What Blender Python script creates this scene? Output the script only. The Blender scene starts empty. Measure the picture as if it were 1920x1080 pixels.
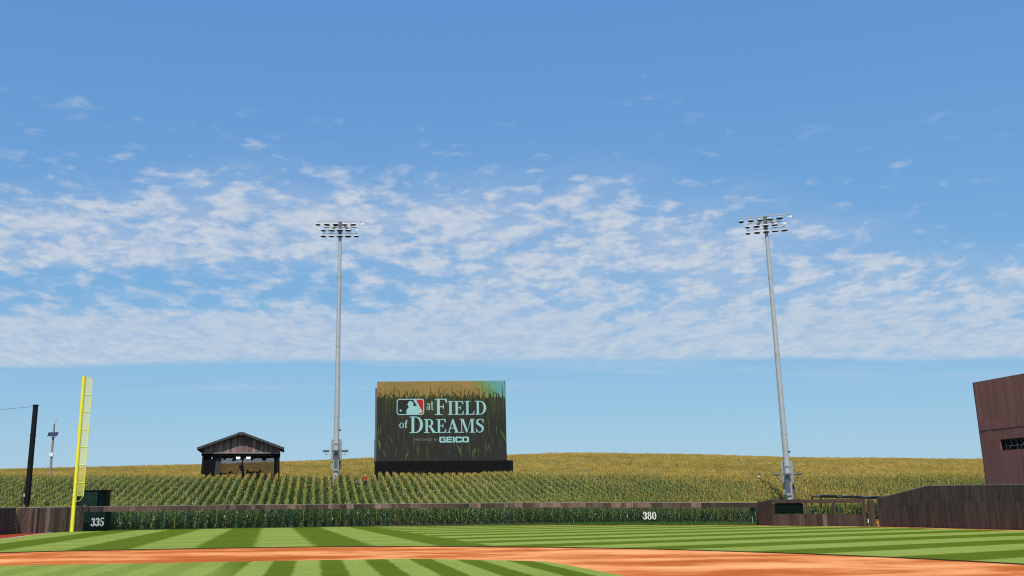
import bpy, math, random
import numpy as np
from mathutils import Vector, Matrix, Quaternion

random.seed(7)
RNG = np.random.default_rng(11)
scene = bpy.context.scene
COL = scene.collection
rad = math.radians

# ------------------------------------------------------------------ camera
HEAD, PITCH, ROLL = 0.2124, 0.2476, -0.0079
CAM = Vector((15.2, -14.1, 1.9))
FW = Vector((math.sin(HEAD), math.cos(HEAD), 0))      # ground heading of the view
RT = Vector((math.cos(HEAD), -math.sin(HEAD), 0))
F3 = Vector((math.sin(HEAD) * math.cos(PITCH), math.cos(HEAD) * math.cos(PITCH), math.sin(PITCH)))
U3 = RT.cross(F3)
R2 = math.cos(ROLL) * RT + math.sin(ROLL) * U3
U2 = -math.sin(ROLL) * RT + math.cos(ROLL) * U3
cd = bpy.data.cameras.new('camera')
cam = bpy.data.objects.new('camera', cd)
COL.objects.link(cam)
cam.matrix_world = Matrix(((R2.x, U2.x, -F3.x, CAM.x), (R2.y, U2.y, -F3.y, CAM.y), (R2.z, U2.z, -F3.z, CAM.z), (0, 0, 0, 1)))
cd.sensor_width = 36.0
cd.sensor_fit = 'HORIZONTAL'
cd.lens = 1912 / 1920 * 36.0
cd.shift_x = (960 - 835) / 1920
cd.shift_y = (470.6 - 540) / 1920
cd.clip_start = 0.1
cd.clip_end = 6000
scene.camera = cam

# ------------------------------------------------------------------ sun, sky, exposure
SUN_EL = rad(55)
SUN_TRAVEL = Vector((0.30, 1.0, 0)).normalized() * math.cos(SUN_EL) + Vector((0, 0, -math.sin(SUN_EL)))
sl = bpy.data.lights.new('sun', 'SUN')
sl.energy = 4.2
sl.angle = rad(0.53)
sl.color = (1.0, 0.95, 0.87)
sun = bpy.data.objects.new('sun', sl)
COL.objects.link(sun)
sun.rotation_euler = SUN_TRAVEL.to_track_quat('-Z', 'Y').to_euler()
SKY_K = 0.10

vs = scene.view_settings
vs.view_transform = 'Standard'
vs.look = 'None'
vs.exposure = 0.0
vs.gamma = 1.0
vs.use_curve_mapping = False
scene.cycles.filter_width = 1.15
scene.cycles.use_denoising = False


class NT:
    """small node-tree helper"""
    def __init__(self, tree):
        self.t = tree; self.n = tree.nodes; self.l = tree.links
    def new(self, kind, **kw):
        nd = self.n.new(kind)
        for k, v in kw.items():
            setattr(nd, k, v)
        return nd
    def put(self, sock, v):
        if isinstance(v, bpy.types.NodeSocket):
            self.l.new(v, sock)
        elif v is not None:
            if isinstance(v, (tuple, list)) and sock.type == 'RGBA' and len(v) == 3:
                v = (*v, 1)
            sock.default_value = v
    def m(self, op, a, b=None, c=None, clamp=False):
        nd = self.new('ShaderNodeMath', operation=op, use_clamp=clamp)
        for i, v in enumerate((a, b, c)):
            if v is not None:
                self.put(nd.inputs[i], v)
        return nd.outputs[0]
    def vm(self, op, a, b=None):
        nd = self.new('ShaderNodeVectorMath', operation=op)
        self.put(nd.inputs[0], a)
        if b is not None:
            self.put(nd.inputs[1], b)
        return nd.outputs['Value'] if op in ('DOT_PRODUCT', 'LENGTH') else nd.outputs[0]
    def comb(self, x, y, z=0.0):
        nd = self.new('ShaderNodeCombineXYZ')
        self.put(nd.inputs[0], x); self.put(nd.inputs[1], y); self.put(nd.inputs[2], z)
        return nd.outputs[0]
    def sep(self, v):
        nd = self.new('ShaderNodeSeparateXYZ'); self.put(nd.inputs[0], v)
        return nd.outputs
    def ss(self, lo, hi, v, a=0.0, b=1.0, kind='SMOOTHSTEP'):
        nd = self.new('ShaderNodeMapRange', interpolation_type=kind)
        self.put(nd.inputs['Value'], v)
        self.put(nd.inputs['From Min'], lo); self.put(nd.inputs['From Max'], hi)
        self.put(nd.inputs['To Min'], a); self.put(nd.inputs['To Max'], b)
        return nd.outputs['Result']
    def noise(self, v, scale, detail=4.0, rough=0.55, dist=0.0, out='Fac'):
        nd = self.new('ShaderNodeTexNoise')
        if v is not None:
            self.put(nd.inputs['Vector'], v)
        self.put(nd.inputs['Scale'], scale); nd.inputs['Detail'].default_value = detail
        nd.inputs['Roughness'].default_value = rough; nd.inputs['Distortion'].default_value = dist
        return nd.outputs[out]
    def mix(self, f, a, b, mode='MIX'):
        nd = self.new('ShaderNodeMix', data_type='RGBA', blend_type=mode)
        self.put(nd.inputs[0], f); self.put(nd.inputs[6], a); self.put(nd.inputs[7], b)
        return nd.outputs[2]
    def ramp(self, f, stops, kind='LINEAR'):
        nd = self.new('ShaderNodeValToRGB')
        cr = nd.color_ramp; cr.interpolation = kind
        while len(cr.elements) < len(stops):
            cr.elements.new(0.5)
        for e, (p, c) in zip(cr.elements, stops):
            e.position = p; e.color = (*c, 1) if len(c) == 3 else c
        self.put(nd.inputs[0], f)
        return nd.outputs[0]


# ---- world: clear Nishita sky with one sheet of altocumulus (flat layer, so it recedes to the horizon)
world = bpy.data.worlds.new('World')
scene.world = world
world.use_nodes = True
w = NT(world.node_tree)
w.n.clear()
sky = w.new('ShaderNodeTexSky', sky_type='NISHITA')
sky.sun_disc = False
sky.sun_elevation = SUN_EL
sky.sun_rotation = math.atan2(-SUN_TRAVEL.x, -SUN_TRAVEL.y)
sky.altitude = 300
sky.air_density = 1.0
sky.dust_density = 0.6
sky.ozone_density = 2.2
tc = w.new('ShaderNodeTexCoord')
dirv = tc.outputs['Generated']
dz = w.m('MAXIMUM', w.sep(dirv)[2], 0.02)
cx = w.m('DIVIDE', w.vm('DOT_PRODUCT', dirv, tuple(RT)), dz)
cv = w.m('DIVIDE', w.vm('DOT_PRODUCT', dirv, tuple(FW)), dz)
cp = w.comb(cx, cv, 0.0)
# puffs have height as well as spread, so they flatten less towards the horizon than a plane would
rv = w.m('SQRT', w.m('MAXIMUM', cv, 0.6))
pp = w.comb(w.m('DIVIDE', cx, rv), w.m('DIVIDE', 4.6, rv), 0.0)
nbig = w.noise(cp, 0.8, 3, 0.5)
nwarp = w.noise(pp, 4.0, 3, 0.5, out='Color')
ppw = w.vm('ADD', pp, w.vm('MULTIPLY', w.vm('SUBTRACT', nwarp, (0.5, 0.5, 0.5)), (0.06, 0.05, 0.0)))
npuff = w.noise(ppw, 14.0, 3, 0.45)
nmid = w.noise(ppw, 3.8, 3, 0.5)
nfine = w.noise(ppw, 40.0, 5, 0.55)
puff = w.m('ADD', w.m('ADD', w.m('MULTIPLY', npuff, 0.60), w.m('MULTIPLY', nmid, 0.20)), w.m('MULTIPLY', nfine, 0.20))
# leading edge of the sheet (overhead side) and its far, straight edge
lead = w.m('ADD', 2.72, w.m('MULTIPLY', w.m('MAXIMUM', w.m('SUBTRACT', cx, 0.45), 0.0), 0.52))
lead = w.m('ADD', lead, w.m('MULTIPLY', w.m('SUBTRACT', nbig, 0.5), 0.9))
inband = w.ss(lead, w.m('ADD', lead, 0.75), cv)
veil = w.ss(4.7, 6.0, cv)
scat = w.m('MULTIPLY', w.ss(1.95, 2.7, cv), w.ss(1.6, -0.8, cx, 0.72, 1.0))
thr = w.m('SUBTRACT', 0.655, w.m('MULTIPLY', scat, 0.14))
thr = w.m('SUBTRACT', thr, w.m('MULTIPLY', inband, 0.205))
thr = w.m('SUBTRACT', thr, w.m('MULTIPLY', veil, 0.12))
gap = w.m('MULTIPLY', w.ss(0.1, -0.6, cx), w.m('MULTIPLY', w.ss(4.0, 4.35, cv), w.ss(5.5, 4.9, cv)))
thr = w.m('ADD', thr, w.m('MULTIPLY', gap, 0.13))
cmask = w.ss(thr, w.m('ADD', thr, 0.26), puff)
farv = w.m('ADD', cv, w.m('MULTIPLY', w.m('SUBTRACT', w.noise(w.comb(w.m('MULTIPLY', cx, 0.5), cv), 1.0, 3), 0.5), 0.7))
haze_ = w.m('MULTIPLY', w.m('MULTIPLY', inband, w.m('SUBTRACT', 1.0, gap)), w.ss(0.40, 0.60, nmid, 0.22, 0.55))
haze_ = w.m('MAXIMUM', haze_, w.m('MULTIPLY', w.ss(5.1, 6.6, cv), w.ss(0.35, 0.65, nmid, 0.66, 0.86)))
faredge = w.ss(7.25, 6.90, farv)
cmask = w.m('MULTIPLY', w.m('MAXIMUM', cmask, haze_), faredge)
streak = w.noise(w.comb(w.m('MULTIPLY', cx, 0.30), w.m('MULTIPLY', cv, 0.9)), 1.2, 4, 0.5)
thin = w.m('MULTIPLY', w.ss(0.48, 0.68, streak), w.m('MULTIPLY', w.ss(6.6, 7.0, cv), w.ss(10.0, 8.0, cv)))
opac = w.m('MULTIPLY', cmask, w.ss(1.8, 3.3, cv, 0.38, 0.82))
opac = w.m('MULTIPLY', opac, w.ss(0.35, 0.65, nfine, 0.86, 1.0))
opac = w.m('MULTIPLY', opac, w.ss(4.4, 5.6, cv, 1.0, 0.82))
opac = w.m('MAXIMUM', opac, w.m('MULTIPLY', thin, 0.22))
opac = w.m('MULTIPLY', opac, w.ss(0.0, 0.03, w.sep(dirv)[2]))
# shaded undersides where the sheet is thick, brighter tops
shade = w.ss(0.38, 0.62, w.m('ADD', w.m('MULTIPLY', npuff, 0.6), w.m('MULTIPLY', nfine, 0.4)))
ccol = w.mix(shade, (5.3, 5.95, 7.1), (6.5, 6.85, 7.4))
# the camera's rendering of the clear blue: per-channel tone curve on the whole sky
sc_ = w.new('ShaderNodeSeparateColor')
w.l.new(sky.outputs[0], sc_.inputs[0])
cc_ = w.new('ShaderNodeCombineColor')
for i_, (k_, g_) in enumerate(((1.118, 0.699), (2.184, 0.516), (4.792, 0.233))):
    w.put(cc_.inputs[i_], w.m('MULTIPLY', w.m('POWER', sc_.outputs[i_], g_), k_))
wc = w.mix(opac, cc_.outputs[0], ccol)
bg = w.new('ShaderNodeBackground')
w.put(bg.inputs['Color'], wc)
bg.inputs['Strength'].default_value = SKY_K
wo = w.new('ShaderNodeOutputWorld')
w.l.new(bg.outputs[0], wo.inputs[0])

# ------------------------------------------------------------------ materials
MATS = {}


def srgb(r, g, b):
    f = lambda c: (c / 255 / 12.92) if c / 255 <= 0.04045 else ((c / 255 + 0.055) / 1.055) ** 2.4
    return (f(r), f(g), f(b))


def newmat(name):
    m = bpy.data.materials.new(name)
    m.use_nodes = True
    t = NT(m.node_tree)
    t.n.clear()
    out = t.new('ShaderNodeOutputMaterial')
    p = t.new('ShaderNodeBsdfPrincipled')
    t.l.new(p.outputs[0], out.inputs[0])
    MATS[name] = m
    return m, t, p, out


def bump(t, p, h, strength=0.4, dist=0.02):
    b = t.new('ShaderNodeBump')
    b.inputs['Strength'].default_value = strength
    b.inputs['Distance'].default_value = dist
    t.put(b.inputs['Height'], h)
    t.l.new(b.outputs[0], p.inputs['Normal'])


def plain(name, col, rough=0.6, metal=0.0, var=0.12, scale=3.0, spec=0.4, emit=None, estr=0.0):
    """paint / metal with faint dirt mottling and streaks"""
    m, t, p, _ = newmat(name)
    tcn = t.new('ShaderNodeTexCoord').outputs['Object']
    n1 = t.noise(tcn, scale, 5, 0.6)
    n2 = t.noise(t.vm('MULTIPLY', tcn, (6.0, 6.0, 0.5)), scale, 3, 0.5)
    k = t.m('ADD', t.m('MULTIPLY', n1, 0.6), t.m('MULTIPLY', n2, 0.4))
    lo = tuple(c * (1 - 2.2 * var) for c in col); hi = tuple(min(1, c * (1 + 1.6 * var)) for c in col)
    t.put(p.inputs['Base Color'], t.ramp(k, [(0.3, lo), (0.7, hi)]))
    t.put(p.inputs['Roughness'], t.ss(0.3, 0.7, n1, rough - 0.08, min(1, rough + 0.1)))
    p.inputs['Metallic'].default_value = metal
    p.inputs['Specular IOR Level'].default_value = spec
    if emit:
        t.put(p.inputs['Emission Color'], emit)
        p.inputs['Emission Strength'].default_value = estr
    return m


def wood(name, stops, grain=1.0, rough=0.85, kc=(0.55, 1.35), streak=(0.62, 0.78), streak_col=(0.33, 0.27, 0.22), streak_amt=0.5):
    """weathered planks: colour differs board to board, vertical grain and pale worn streaks"""
    m, t, p, _ = newmat(name)
    oi = t.new('ShaderNodeObjectInfo')
    tcn = t.new('ShaderNodeTexCoord').outputs['Object']
    off = t.vm('ADD', tcn, t.comb(t.m('MULTIPLY', oi.outputs['Random'], 37.0), 0.0, t.m('MULTIPLY', oi.outputs['Random'], 91.0)))
    g = t.noise(t.vm('MULTIPLY', off, (9.0 * grain, 9.0 * grain, 0.55 * grain)), 1.6, 6, 0.65, 0.6)
    g2 = t.noise(t.vm('MULTIPLY', off, (3.0, 3.0, 0.4)), 1.3, 4, 0.6)
    base = t.ramp(oi.outputs['Random'], stops)
    k = t.ss(0.3, 0.7, g, *kc)
    col = t.mix(1.0, base, t.comb(k, k, k), 'MULTIPLY')
    s = t.m('MULTIPLY', t.ss(streak[0], streak[1], g2), streak_amt)
    col = t.mix(s, col, streak_col)
    t.put(p.inputs['Base Color'], col)
    p.inputs['Roughness'].default_value = rough
    p.inputs['Specular IOR Level'].default_value = 0.25
    bump(t, p, g, 0.5, 0.012)
    return m


wood('fence_wood', [(0.0, (0.038, 0.030, 0.025)), (0.25, (0.072, 0.047, 0.037)), (0.5, (0.115, 0.068, 0.052)), (0.78, (0.165, 0.10, 0.077)), (1.0, (0.26, 0.16, 0.125))])
wood('bullpen_wood', [(0.0, (0.055, 0.034, 0.028)), (0.5, (0.075, 0.046, 0.037)), (0.85, (0.095, 0.06, 0.047)), (1.0, (0.21, 0.14, 0.105))], streak=(0.66, 0.8), streak_amt=0.3)
wood('wall_wood', [(0.0, (0.076, 0.048, 0.038)), (0.5, (0.084, 0.053, 0.042)), (1.0, (0.094, 0.060, 0.048))], 0.3, streak=(0.55, 0.75), streak_col=(0.16, 0.115, 0.095), streak_amt=0.45)
wood('tower_wood', [(0.0, (0.26, 0.105, 0.086)), (0.5, (0.27, 0.11, 0.09)), (1.0, (0.282, 0.116, 0.096))], 0.14, kc=(0.82, 1.12), streak=(0.5, 0.8), streak_col=(0.29, 0.145, 0.125), streak_amt=0.3)
wood('stage_wood', [(0.0, (0.15, 0.095, 0.09)), (0.4, (0.22, 0.14, 0.13)), (0.7, (0.30, 0.19, 0.17)), (1.0, (0.42, 0.26, 0.2))], 1.0, streak_col=(0.45, 0.36, 0.32))
wood('pole_wood', [(0.0, (0.30, 0.25, 0.21)), (1.0, (0.33, 0.27, 0.23))], 0.8, streak_col=(0.42, 0.36, 0.3))

plain('green_panel', (0.004, 0.010, 0.008), 0.5, var=0.25, spec=0.1)
plain('green_panel_worn', (0.012, 0.03, 0.024), 0.55, var=0.25, spec=0.1)
plain('fence_green', (0.008, 0.045, 0.037), 0.5, spec=0.2)
plain('white_paint', (0.8, 0.8, 0.78), 0.5, var=0.06)
plain('yellow_paint', (0.89, 0.79, 0.06), 0.5, var=0.05, spec=0.2)
plain('black_metal', (0.011, 0.011, 0.011), 0.6, var=0.25, spec=0.15)
plain('black_cloth', (0.010, 0.009, 0.009), 0.9, var=0.3, spec=0.1)
plain('grey_cloth', (0.05, 0.05, 0.052), 0.95, var=0.3)
plain('galvanised', (0.44, 0.44, 0.43), 0.5, 0.0, var=0.05, scale=0.8)
plain('grey_cabinet', (0.33, 0.345, 0.35), 0.5, 0.1, var=0.1)
plain('dark_grey', (0.12, 0.125, 0.13), 0.6, var=0.2)
plain('lamp_white', (0.62, 0.62, 0.58), 0.4, var=0.1)
plain('lamp_dark', (0.045, 0.045, 0.045), 0.4, var=0.2)
plain('ballast_tan', (0.30, 0.24, 0.15), 0.6, var=0.25)
plain('roof_shingle', (0.06, 0.062, 0.06), 0.9, var=0.35, scale=6)
plain('solar_blue', (0.02, 0.03, 0.07), 0.15, var=0.15)
plain('crate_orange', (0.75, 0.33, 0.06), 0.6)
plain('red_shirt', (0.55, 0.045, 0.025), 0.9)
plain('grey_shirt', (0.16, 0.17, 0.20), 0.9)
plain('dark_shirt', (0.03, 0.028, 0.035), 0.9)
plain('trousers', (0.03, 0.035, 0.05), 0.9)
plain('skin', (0.42, 0.25, 0.18), 0.6)
plain('cap_white', (0.7, 0.7, 0.68), 0.8)
plain('hair', (0.025, 0.017, 0.012), 0.7)
plain('purple_plastic', (0.10, 0.055, 0.16), 0.4)
plain('rail_wood_pale', (0.25, 0.22, 0.19), 0.8, var=0.2)
plain('concrete', (0.28, 0.28, 0.27), 0.9, var=0.15)
plain('soil_shade_lip', (0.035, 0.03, 0.014), 0.95, var=0.3)  # soil colour kept dark to paint in the shadow line at the turf edge
plain('stage_lamp', (0.9, 0.9, 0.9), 0.4, emit=(1.0, 0.98, 0.95), estr=3.0)


def mesh_mat(name, col, cover, cell):
    """woven wire too fine to see wire by wire: diamond grid of opaque wire, clear between"""
    m, t, p, out = newmat(name)
    pos = t.new('ShaderNodeNewGeometry').outputs['Position']
    s = t.sep(pos)
    h = t.m('ADD', t.m('MULTIPLY', s[0], 0.85), t.m('MULTIPLY', s[1], 0.52))
    a = t.m('PINGPONG', t.m('ADD', h, s[2]), cell)
    b = t.m('PINGPONG', t.m('SUBTRACT', h, s[2]), cell)
    wire = t.m('LESS_THAN', t.m('MINIMUM', a, b), cell * cover / 2)
    p.inputs['Base Color'].default_value = (*col, 1)
    p.inputs['Roughness'].default_value = 0.5
    tr = t.new('ShaderNodeBsdfTransparent')
    mx = t.new('ShaderNodeMixShader')
    t.put(mx.inputs[0], wire)
    t.l.new(tr.outputs[0], mx.inputs[1]); t.l.new(p.outputs[0], mx.inputs[2])
    t.l.new(mx.outputs[0], out.inputs[0])
    return m


mesh_mat('fence_mesh', (0.006, 0.02, 0.016), 0.17, 0.027)
mesh_mat('yellow_mesh', (0.88, 0.80, 0.2), 0.62, 0.012)
mesh_mat('black_net', (0.012, 0.012, 0.013), 0.5, 0.05)

# tinted sheet behind the stage
m, t, p, out = newmat('stage_glass')
tr = t.new('ShaderNodeBsdfTransparent'); tr.inputs[0].default_value = (0.60, 0.54, 0.52, 1)
gl = t.new('ShaderNodeBsdfGlossy'); gl.inputs['Roughness'].default_value = 0.05
mx = t.new('ShaderNodeMixShader'); mx.inputs[0].default_value = 0.02
t.l.new(tr.outputs[0], mx.inputs[1]); t.l.new(gl.outputs[0], mx.inputs[2]); t.l.new(mx.outputs[0], out.inputs[0])


# ---- lawn: mown in two directions
def lawn(name, near):
    m, t, p, _ = newmat(name)
    pos = t.new('ShaderNodeNewGeometry').outputs['Position']
    s = t.sep(pos)
    wob = t.m('MULTIPLY', t.m('SUBTRACT', t.noise(pos, 0.9, 6, 0.7), 0.5), 0.9)
    if near:
        q = t.m('ADD', t.m('SUBTRACT', s[0], t.m('MULTIPLY', t.m('SUBTRACT', s[1], 26.6), 0.085)), t.m('MULTIPLY', wob, 0.35))
        f = t.m('PINGPONG', t.m('ADD', q, -17.26 + 0.42 + 17.0), 0.85)
        st = t.ss(0.34, 0.51, f)
        st = t.m('MULTIPLY', st, t.ss(14.5, 16.5, s[0], 0.3, 1.0))
    else:
        q = t.m('ADD', t.m('SUBTRACT', s[0], t.m('MULTIPLY', t.m('SUBTRACT', s[1], 44.0), 0.045)), wob)
        f = t.m('PINGPONG', t.m('ADD', q, -10.9 - 1.55 + 62.0), 3.1)
        s1 = t.ss(1.25, 1.85, f)
        n2 = t.m('ADD', t.m('ADD', t.m('MULTIPLY', s[0], -0.375), t.m('MULTIPLY', s[1], 0.927)), wob)
        f2 = t.m('PINGPONG', t.m('ADD', n2, 82.0), 3.4)
        s2 = t.ss(1.45, 2.0, f2)
        far = t.ss(29.0, 29.35, q)
        s1 = t.m('MULTIPLY', s1, t.m('SUBTRACT', 1.0, far))
        s2 = t.m('MULTIPLY', s2, t.ss(0.0, 1.0, far, 0.22, 1.0))
        st = t.m('MAXIMUM', s1, s2)
    n = t.noise(pos, 0.22, 4, 0.6)
    nf = t.noise(pos, 9.0, 5, 0.75)
    ngr = t.noise(pos, 60.0, 3, 0.7)
    light = t.ramp(n, [(0.3, (0.228, 0.285, 0.045)), (0.7, (0.275, 0.33, 0.066))])
    dark = t.ramp(n, [(0.3, (0.083, 0.130, 0.003)), (0.7, (0.108, 0.152, 0.006))])
    col = t.mix(st, light, dark)
    k = t.m('ADD', t.ss(0.25, 0.75, nf, 0.80, 1.18), t.ss(0.3, 0.7, ngr, -0.22, 0.22))
    col = t.mix(1.0, col, t.comb(k, k, k), 'MULTIPLY')
    worn = t.ss(0.68, 0.8, t.noise(pos, 0.5, 5, 0.7))
    col = t.mix(t.m('MULTIPLY', worn, 0.25), col, (0.26, 0.24, 0.09))
    t.put(p.inputs['Base Color'], col)
    p.inputs['Roughness'].default_value = 0.9
    p.inputs['Specular IOR Level'].default_value = 0.05
    bump(t, p, t.noise(pos, 35.0, 4, 0.7), 0.7, 0.03)
    return m


lawn('outfield_lawn', False)
lawn('infield_lawn', True)

# ---- clay
m, t, p, _ = newmat('clay')
pos = t.new('ShaderNodeNewGeometry').outputs['Position']
a1 = t.noise(t.vm('MULTIPLY', pos, (0.10, 0.26, 1.0)), 1.0, 4, 0.5, 0.5)
a2 = t.noise(pos, 0.35, 4, 0.6)
fine = t.noise(pos, 14.0, 6, 0.75)
k = t.m('ADD', t.m('MULTIPLY', a1, 0.65), t.m('MULTIPLY', a2, 0.35))
col = t.ramp(k, [(0.38, (0.43, 0.098, 0.018)), (0.46, (0.52, 0.135, 0.028)), (0.53, (0.73, 0.258, 0.082)), (0.62, (0.88, 0.375, 0.15))])
kk = t.m('ADD', t.ss(0.25, 0.75, fine, 0.8, 1.2), t.ss(0.62, 0.75, t.noise(pos, 4.0, 4, 0.7), 0.0, -0.25))
col = t.mix(1.0, col, t.comb(kk, kk, kk), 'MULTIPLY')
t.put(p.inputs['Base Color'], col)
p.inputs['Roughness'].default_value = 0.95
p.inputs['Specular IOR Level'].default_value = 0.05
bump(t, p, t.noise(pos, 25.0, 5, 0.7), 0.4, 0.015)

m, t, p, _ = newmat('track_clay')
pos = t.new('ShaderNodeNewGeometry').outputs['Position']
t.put(p.inputs['Base Color'], t.ramp(t.noise(pos, 0.8, 6, 0.7), [(0.3, (0.24, 0.032, 0.012)), (0.7, (0.34, 0.06, 0.022))]))
p.inputs['Roughness'].default_value = 0.95
p.inputs['Specular IOR Level'].default_value = 0.03

m, t, p, _ = newmat('field_soil')
pos = t.new('ShaderNodeNewGeometry').outputs['Position']
t.put(p.inputs['Base Color'], t.ramp(t.noise(pos, 0.7, 6, 0.7), [(0.3, (0.035, 0.035, 0.014)), (0.5, (0.06, 0.055, 0.022)), (0.75, (0.10, 0.07, 0.04))]))
p.inputs['Roughness'].default_value = 1.0
bump(t, p, t.noise(pos, 3.0, 5, 0.7), 0.8, 0.1)


# ---- maize
def plant_mat(name, stops, transl, tcol, rough=0.55, spec=0.35):
    m, t, p, out = newmat(name)
    oi = t.new('ShaderNodeObjectInfo').outputs['Random']
    pos = t.new('ShaderNodeNewGeometry').outputs['Position']
    patch = t.noise(pos, 0.035, 3, 0.5)
    loc = t.noise(pos, 2.5, 3, 0.6)
    f = t.m('ADD', t.m('ADD', t.m('MULTIPLY', oi, 0.38), t.m('MULTIPLY', patch, 0.62)), t.m('SUBTRACT', t.m('MULTIPLY', loc, 0.35), 0.15))
    t.put(p.inputs['Base Color'], t.ramp(f, stops))
    p.inputs['Roughness'].default_value = rough
    p.inputs['Specular IOR Level'].default_value = spec
    if transl:
        ts = t.new('ShaderNodeBsdfTranslucent'); ts.inputs[0].default_value = (*tcol, 1)
        mx = t.new('ShaderNodeMixShader'); mx.inputs[0].default_value = transl
        t.l.new(p.outputs[0], mx.inputs[1]); t.l.new(ts.outputs[0], mx.inputs[2]); t.l.new(mx.outputs[0], out.inputs[0])
    return m


plant_mat('maize_leaf', [(0.22, (0.024, 0.060, 0.008)), (0.45, (0.065, 0.122, 0.015)), (0.7, (0.16, 0.215, 0.032))], 0.16, (0.15, 0.24, 0.03), 0.3, 0.75)
plant_mat('maize_leaf_ripe', [(0.25, (0.13, 0.14, 0.018)), (0.5, (0.27, 0.195, 0.030)), (0.75, (0.42, 0.265, 0.045))], 0.2, (0.36, 0.29, 0.05), 0.5, 0.3)
plant_mat('maize_stalk', [(0.3, (0.19, 0.25, 0.07)), (0.7, (0.34, 0.37, 0.13))], 0, None)
plant_mat('maize_tassel', [(0.25, (0.36, 0.28, 0.045)), (0.5, (0.56, 0.385, 0.075)), (0.75, (0.72, 0.46, 0.12))], 0.15, (0.5, 0.4, 0.1), 0.8)
plant_mat('maize_tassel_green', [(0.25, (0.22, 0.24, 0.05)), (0.5, (0.36, 0.33, 0.075)), (0.75, (0.54, 0.43, 0.13))], 0.15, (0.4, 0.38, 0.1), 0.8)
plant_mat('tall_grass_blade', [(0.25, (0.05, 0.11, 0.018)), (0.5, (0.085, 0.17, 0.03)), (0.75, (0.15, 0.21, 0.05))], 0.25, (0.12, 0.25, 0.03))


# ------------------------------------------------------------------ mesh tools
class MB:
    """collects shapes into ONE mesh"""
    def __init__(self):
        self.v = []; self.f = []; self.mi = []
    def add(self, vs, fs, mi=0):
        o = len(self.v)
        self.v += [tuple(p) for p in vs]
        self.f += [tuple(i + o for i in q) for q in fs]
        self.mi += [mi] * len(fs)
        return self
    def box(self, c, s, rz=0.0, mi=0, rx=0.0, ry=0.0):
        M = Matrix.Rotation(rz, 3, 'Z') @ Matrix.Rotation(ry, 3, 'Y') @ Matrix.Rotation(rx, 3, 'X')
        hx, hy, hz = (k / 2 for k in s)
        p = [Vector(c) + M @ Vector((x, y, z)) for z in (-hz, hz) for x, y in ((-hx, -hy), (hx, -hy), (hx, hy), (-hx, hy))]
        return self.add(p, [(3, 2, 1, 0), (4, 5, 6, 7), (0, 1, 5, 4), (1, 2, 6, 5), (2, 3, 7, 6), (3, 0, 4, 7)], mi)
    def tube(self, pts, rs, n=8, mi=0, cap=True):
        pts = [Vector(q) for q in pts]
        if not isinstance(rs, (list, tuple)):
            rs = [rs] * len(pts)
        V = []; Fc = []
        for i, q in enumerate(pts):
            d = (pts[min(i + 1, len(pts) - 1)] - pts[max(i - 1, 0)]).normalized()
            a = Vector((0, 0, 1)) if abs(d.z) < 0.9 else Vector((1, 0, 0))
            u = d.cross(a).normalized(); w_ = d.cross(u)
            for j in range(n):
                th = 2 * math.pi * j / n
                V.append(q + (u * math.cos(th) + w_ * math.sin(th)) * rs[i])
        for i in range(len(pts) - 1):
            for j in range(n):
                k = (j + 1) % n
                Fc.append((i * n + j, i * n + k, (i + 1) * n + k, (i + 1) * n + j))
        if cap:
            m_ = len(V)                      # caps keep their own corners so the sides shade evenly
            V += [V[j].copy() for j in range(n)] + [V[(len(pts) - 1) * n + j].copy() for j in range(n)]
            Fc.append(tuple(m_ + j for j in range(n))[::-1]); Fc.append(tuple(m_ + n + j for j in range(n)))
        return self.add(V, Fc, mi)
    def prism(self, poly, axis_pts, mi=0):
        """closed outline (list of 3D points) extruded by a vector"""
        n = len(poly); e = Vector(axis_pts)
        V = [Vector(q) for q in poly] + [Vector(q) + e for q in poly]
        return self.add(V, [tuple(range(n))[::-1], tuple(range(n, 2 * n))] + [(i, (i + 1) % n, n + (i + 1) % n, n + i) for i in range(n)], mi)
    def build(self, name, mat, parent=None, smooth=False, bevel=0.0):
        me = bpy.data.meshes.new(name)
        v = self.v
        if parent is not None and parent.get('_world'):
            L = parent['_world']
            v = [(x - L[0], y - L[1], z - L[2]) for x, y, z in v]
        me.from_pydata(v, [], self.f)
        mats = mat if isinstance(mat, (list, tuple)) else [mat]
        for q in mats:
            me.materials.append(MATS[q])
        if len(mats) > 1:
            me.polygons.foreach_set('material_index', self.mi)
        if smooth:
            me.polygons.foreach_set('use_smooth', [True] * len(me.polygons))
        me.update()
        o = bpy.data.objects.new(name, me)
        COL.objects.link(o)
        if parent is not None:
            o.parent = parent
            if parent.get('_world') and '_world' not in o:
                o['_world'] = list(parent['_world'])
        if bevel:
            b = o.modifiers.new('bevel', 'BEVEL'); b.width = bevel; b.segments = 1; b.limit_method = 'ANGLE'
        return o


def tag(o, label, cat, group=None):
    o['label'] = label; o['category'] = cat
    if group:
        o['group'] = group
    return o


def thing(name, label, cat, loc, rz=0.0, group=None, world=False):
    """Empty at the base of a thing. world=True: its parts are given in world coordinates."""
    o = bpy.data.objects.new(name, None)
    COL.objects.link(o)
    o.empty_display_size = 0.5
    o.location = loc
    o.rotation_euler = (0, 0, rz)
    o['kind'] = 'thing'
    if world:
        o['_world'] = list(loc)
    return tag(o, label, cat, group)


def struct(o):
    o['kind'] = 'structure'
    return o


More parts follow.
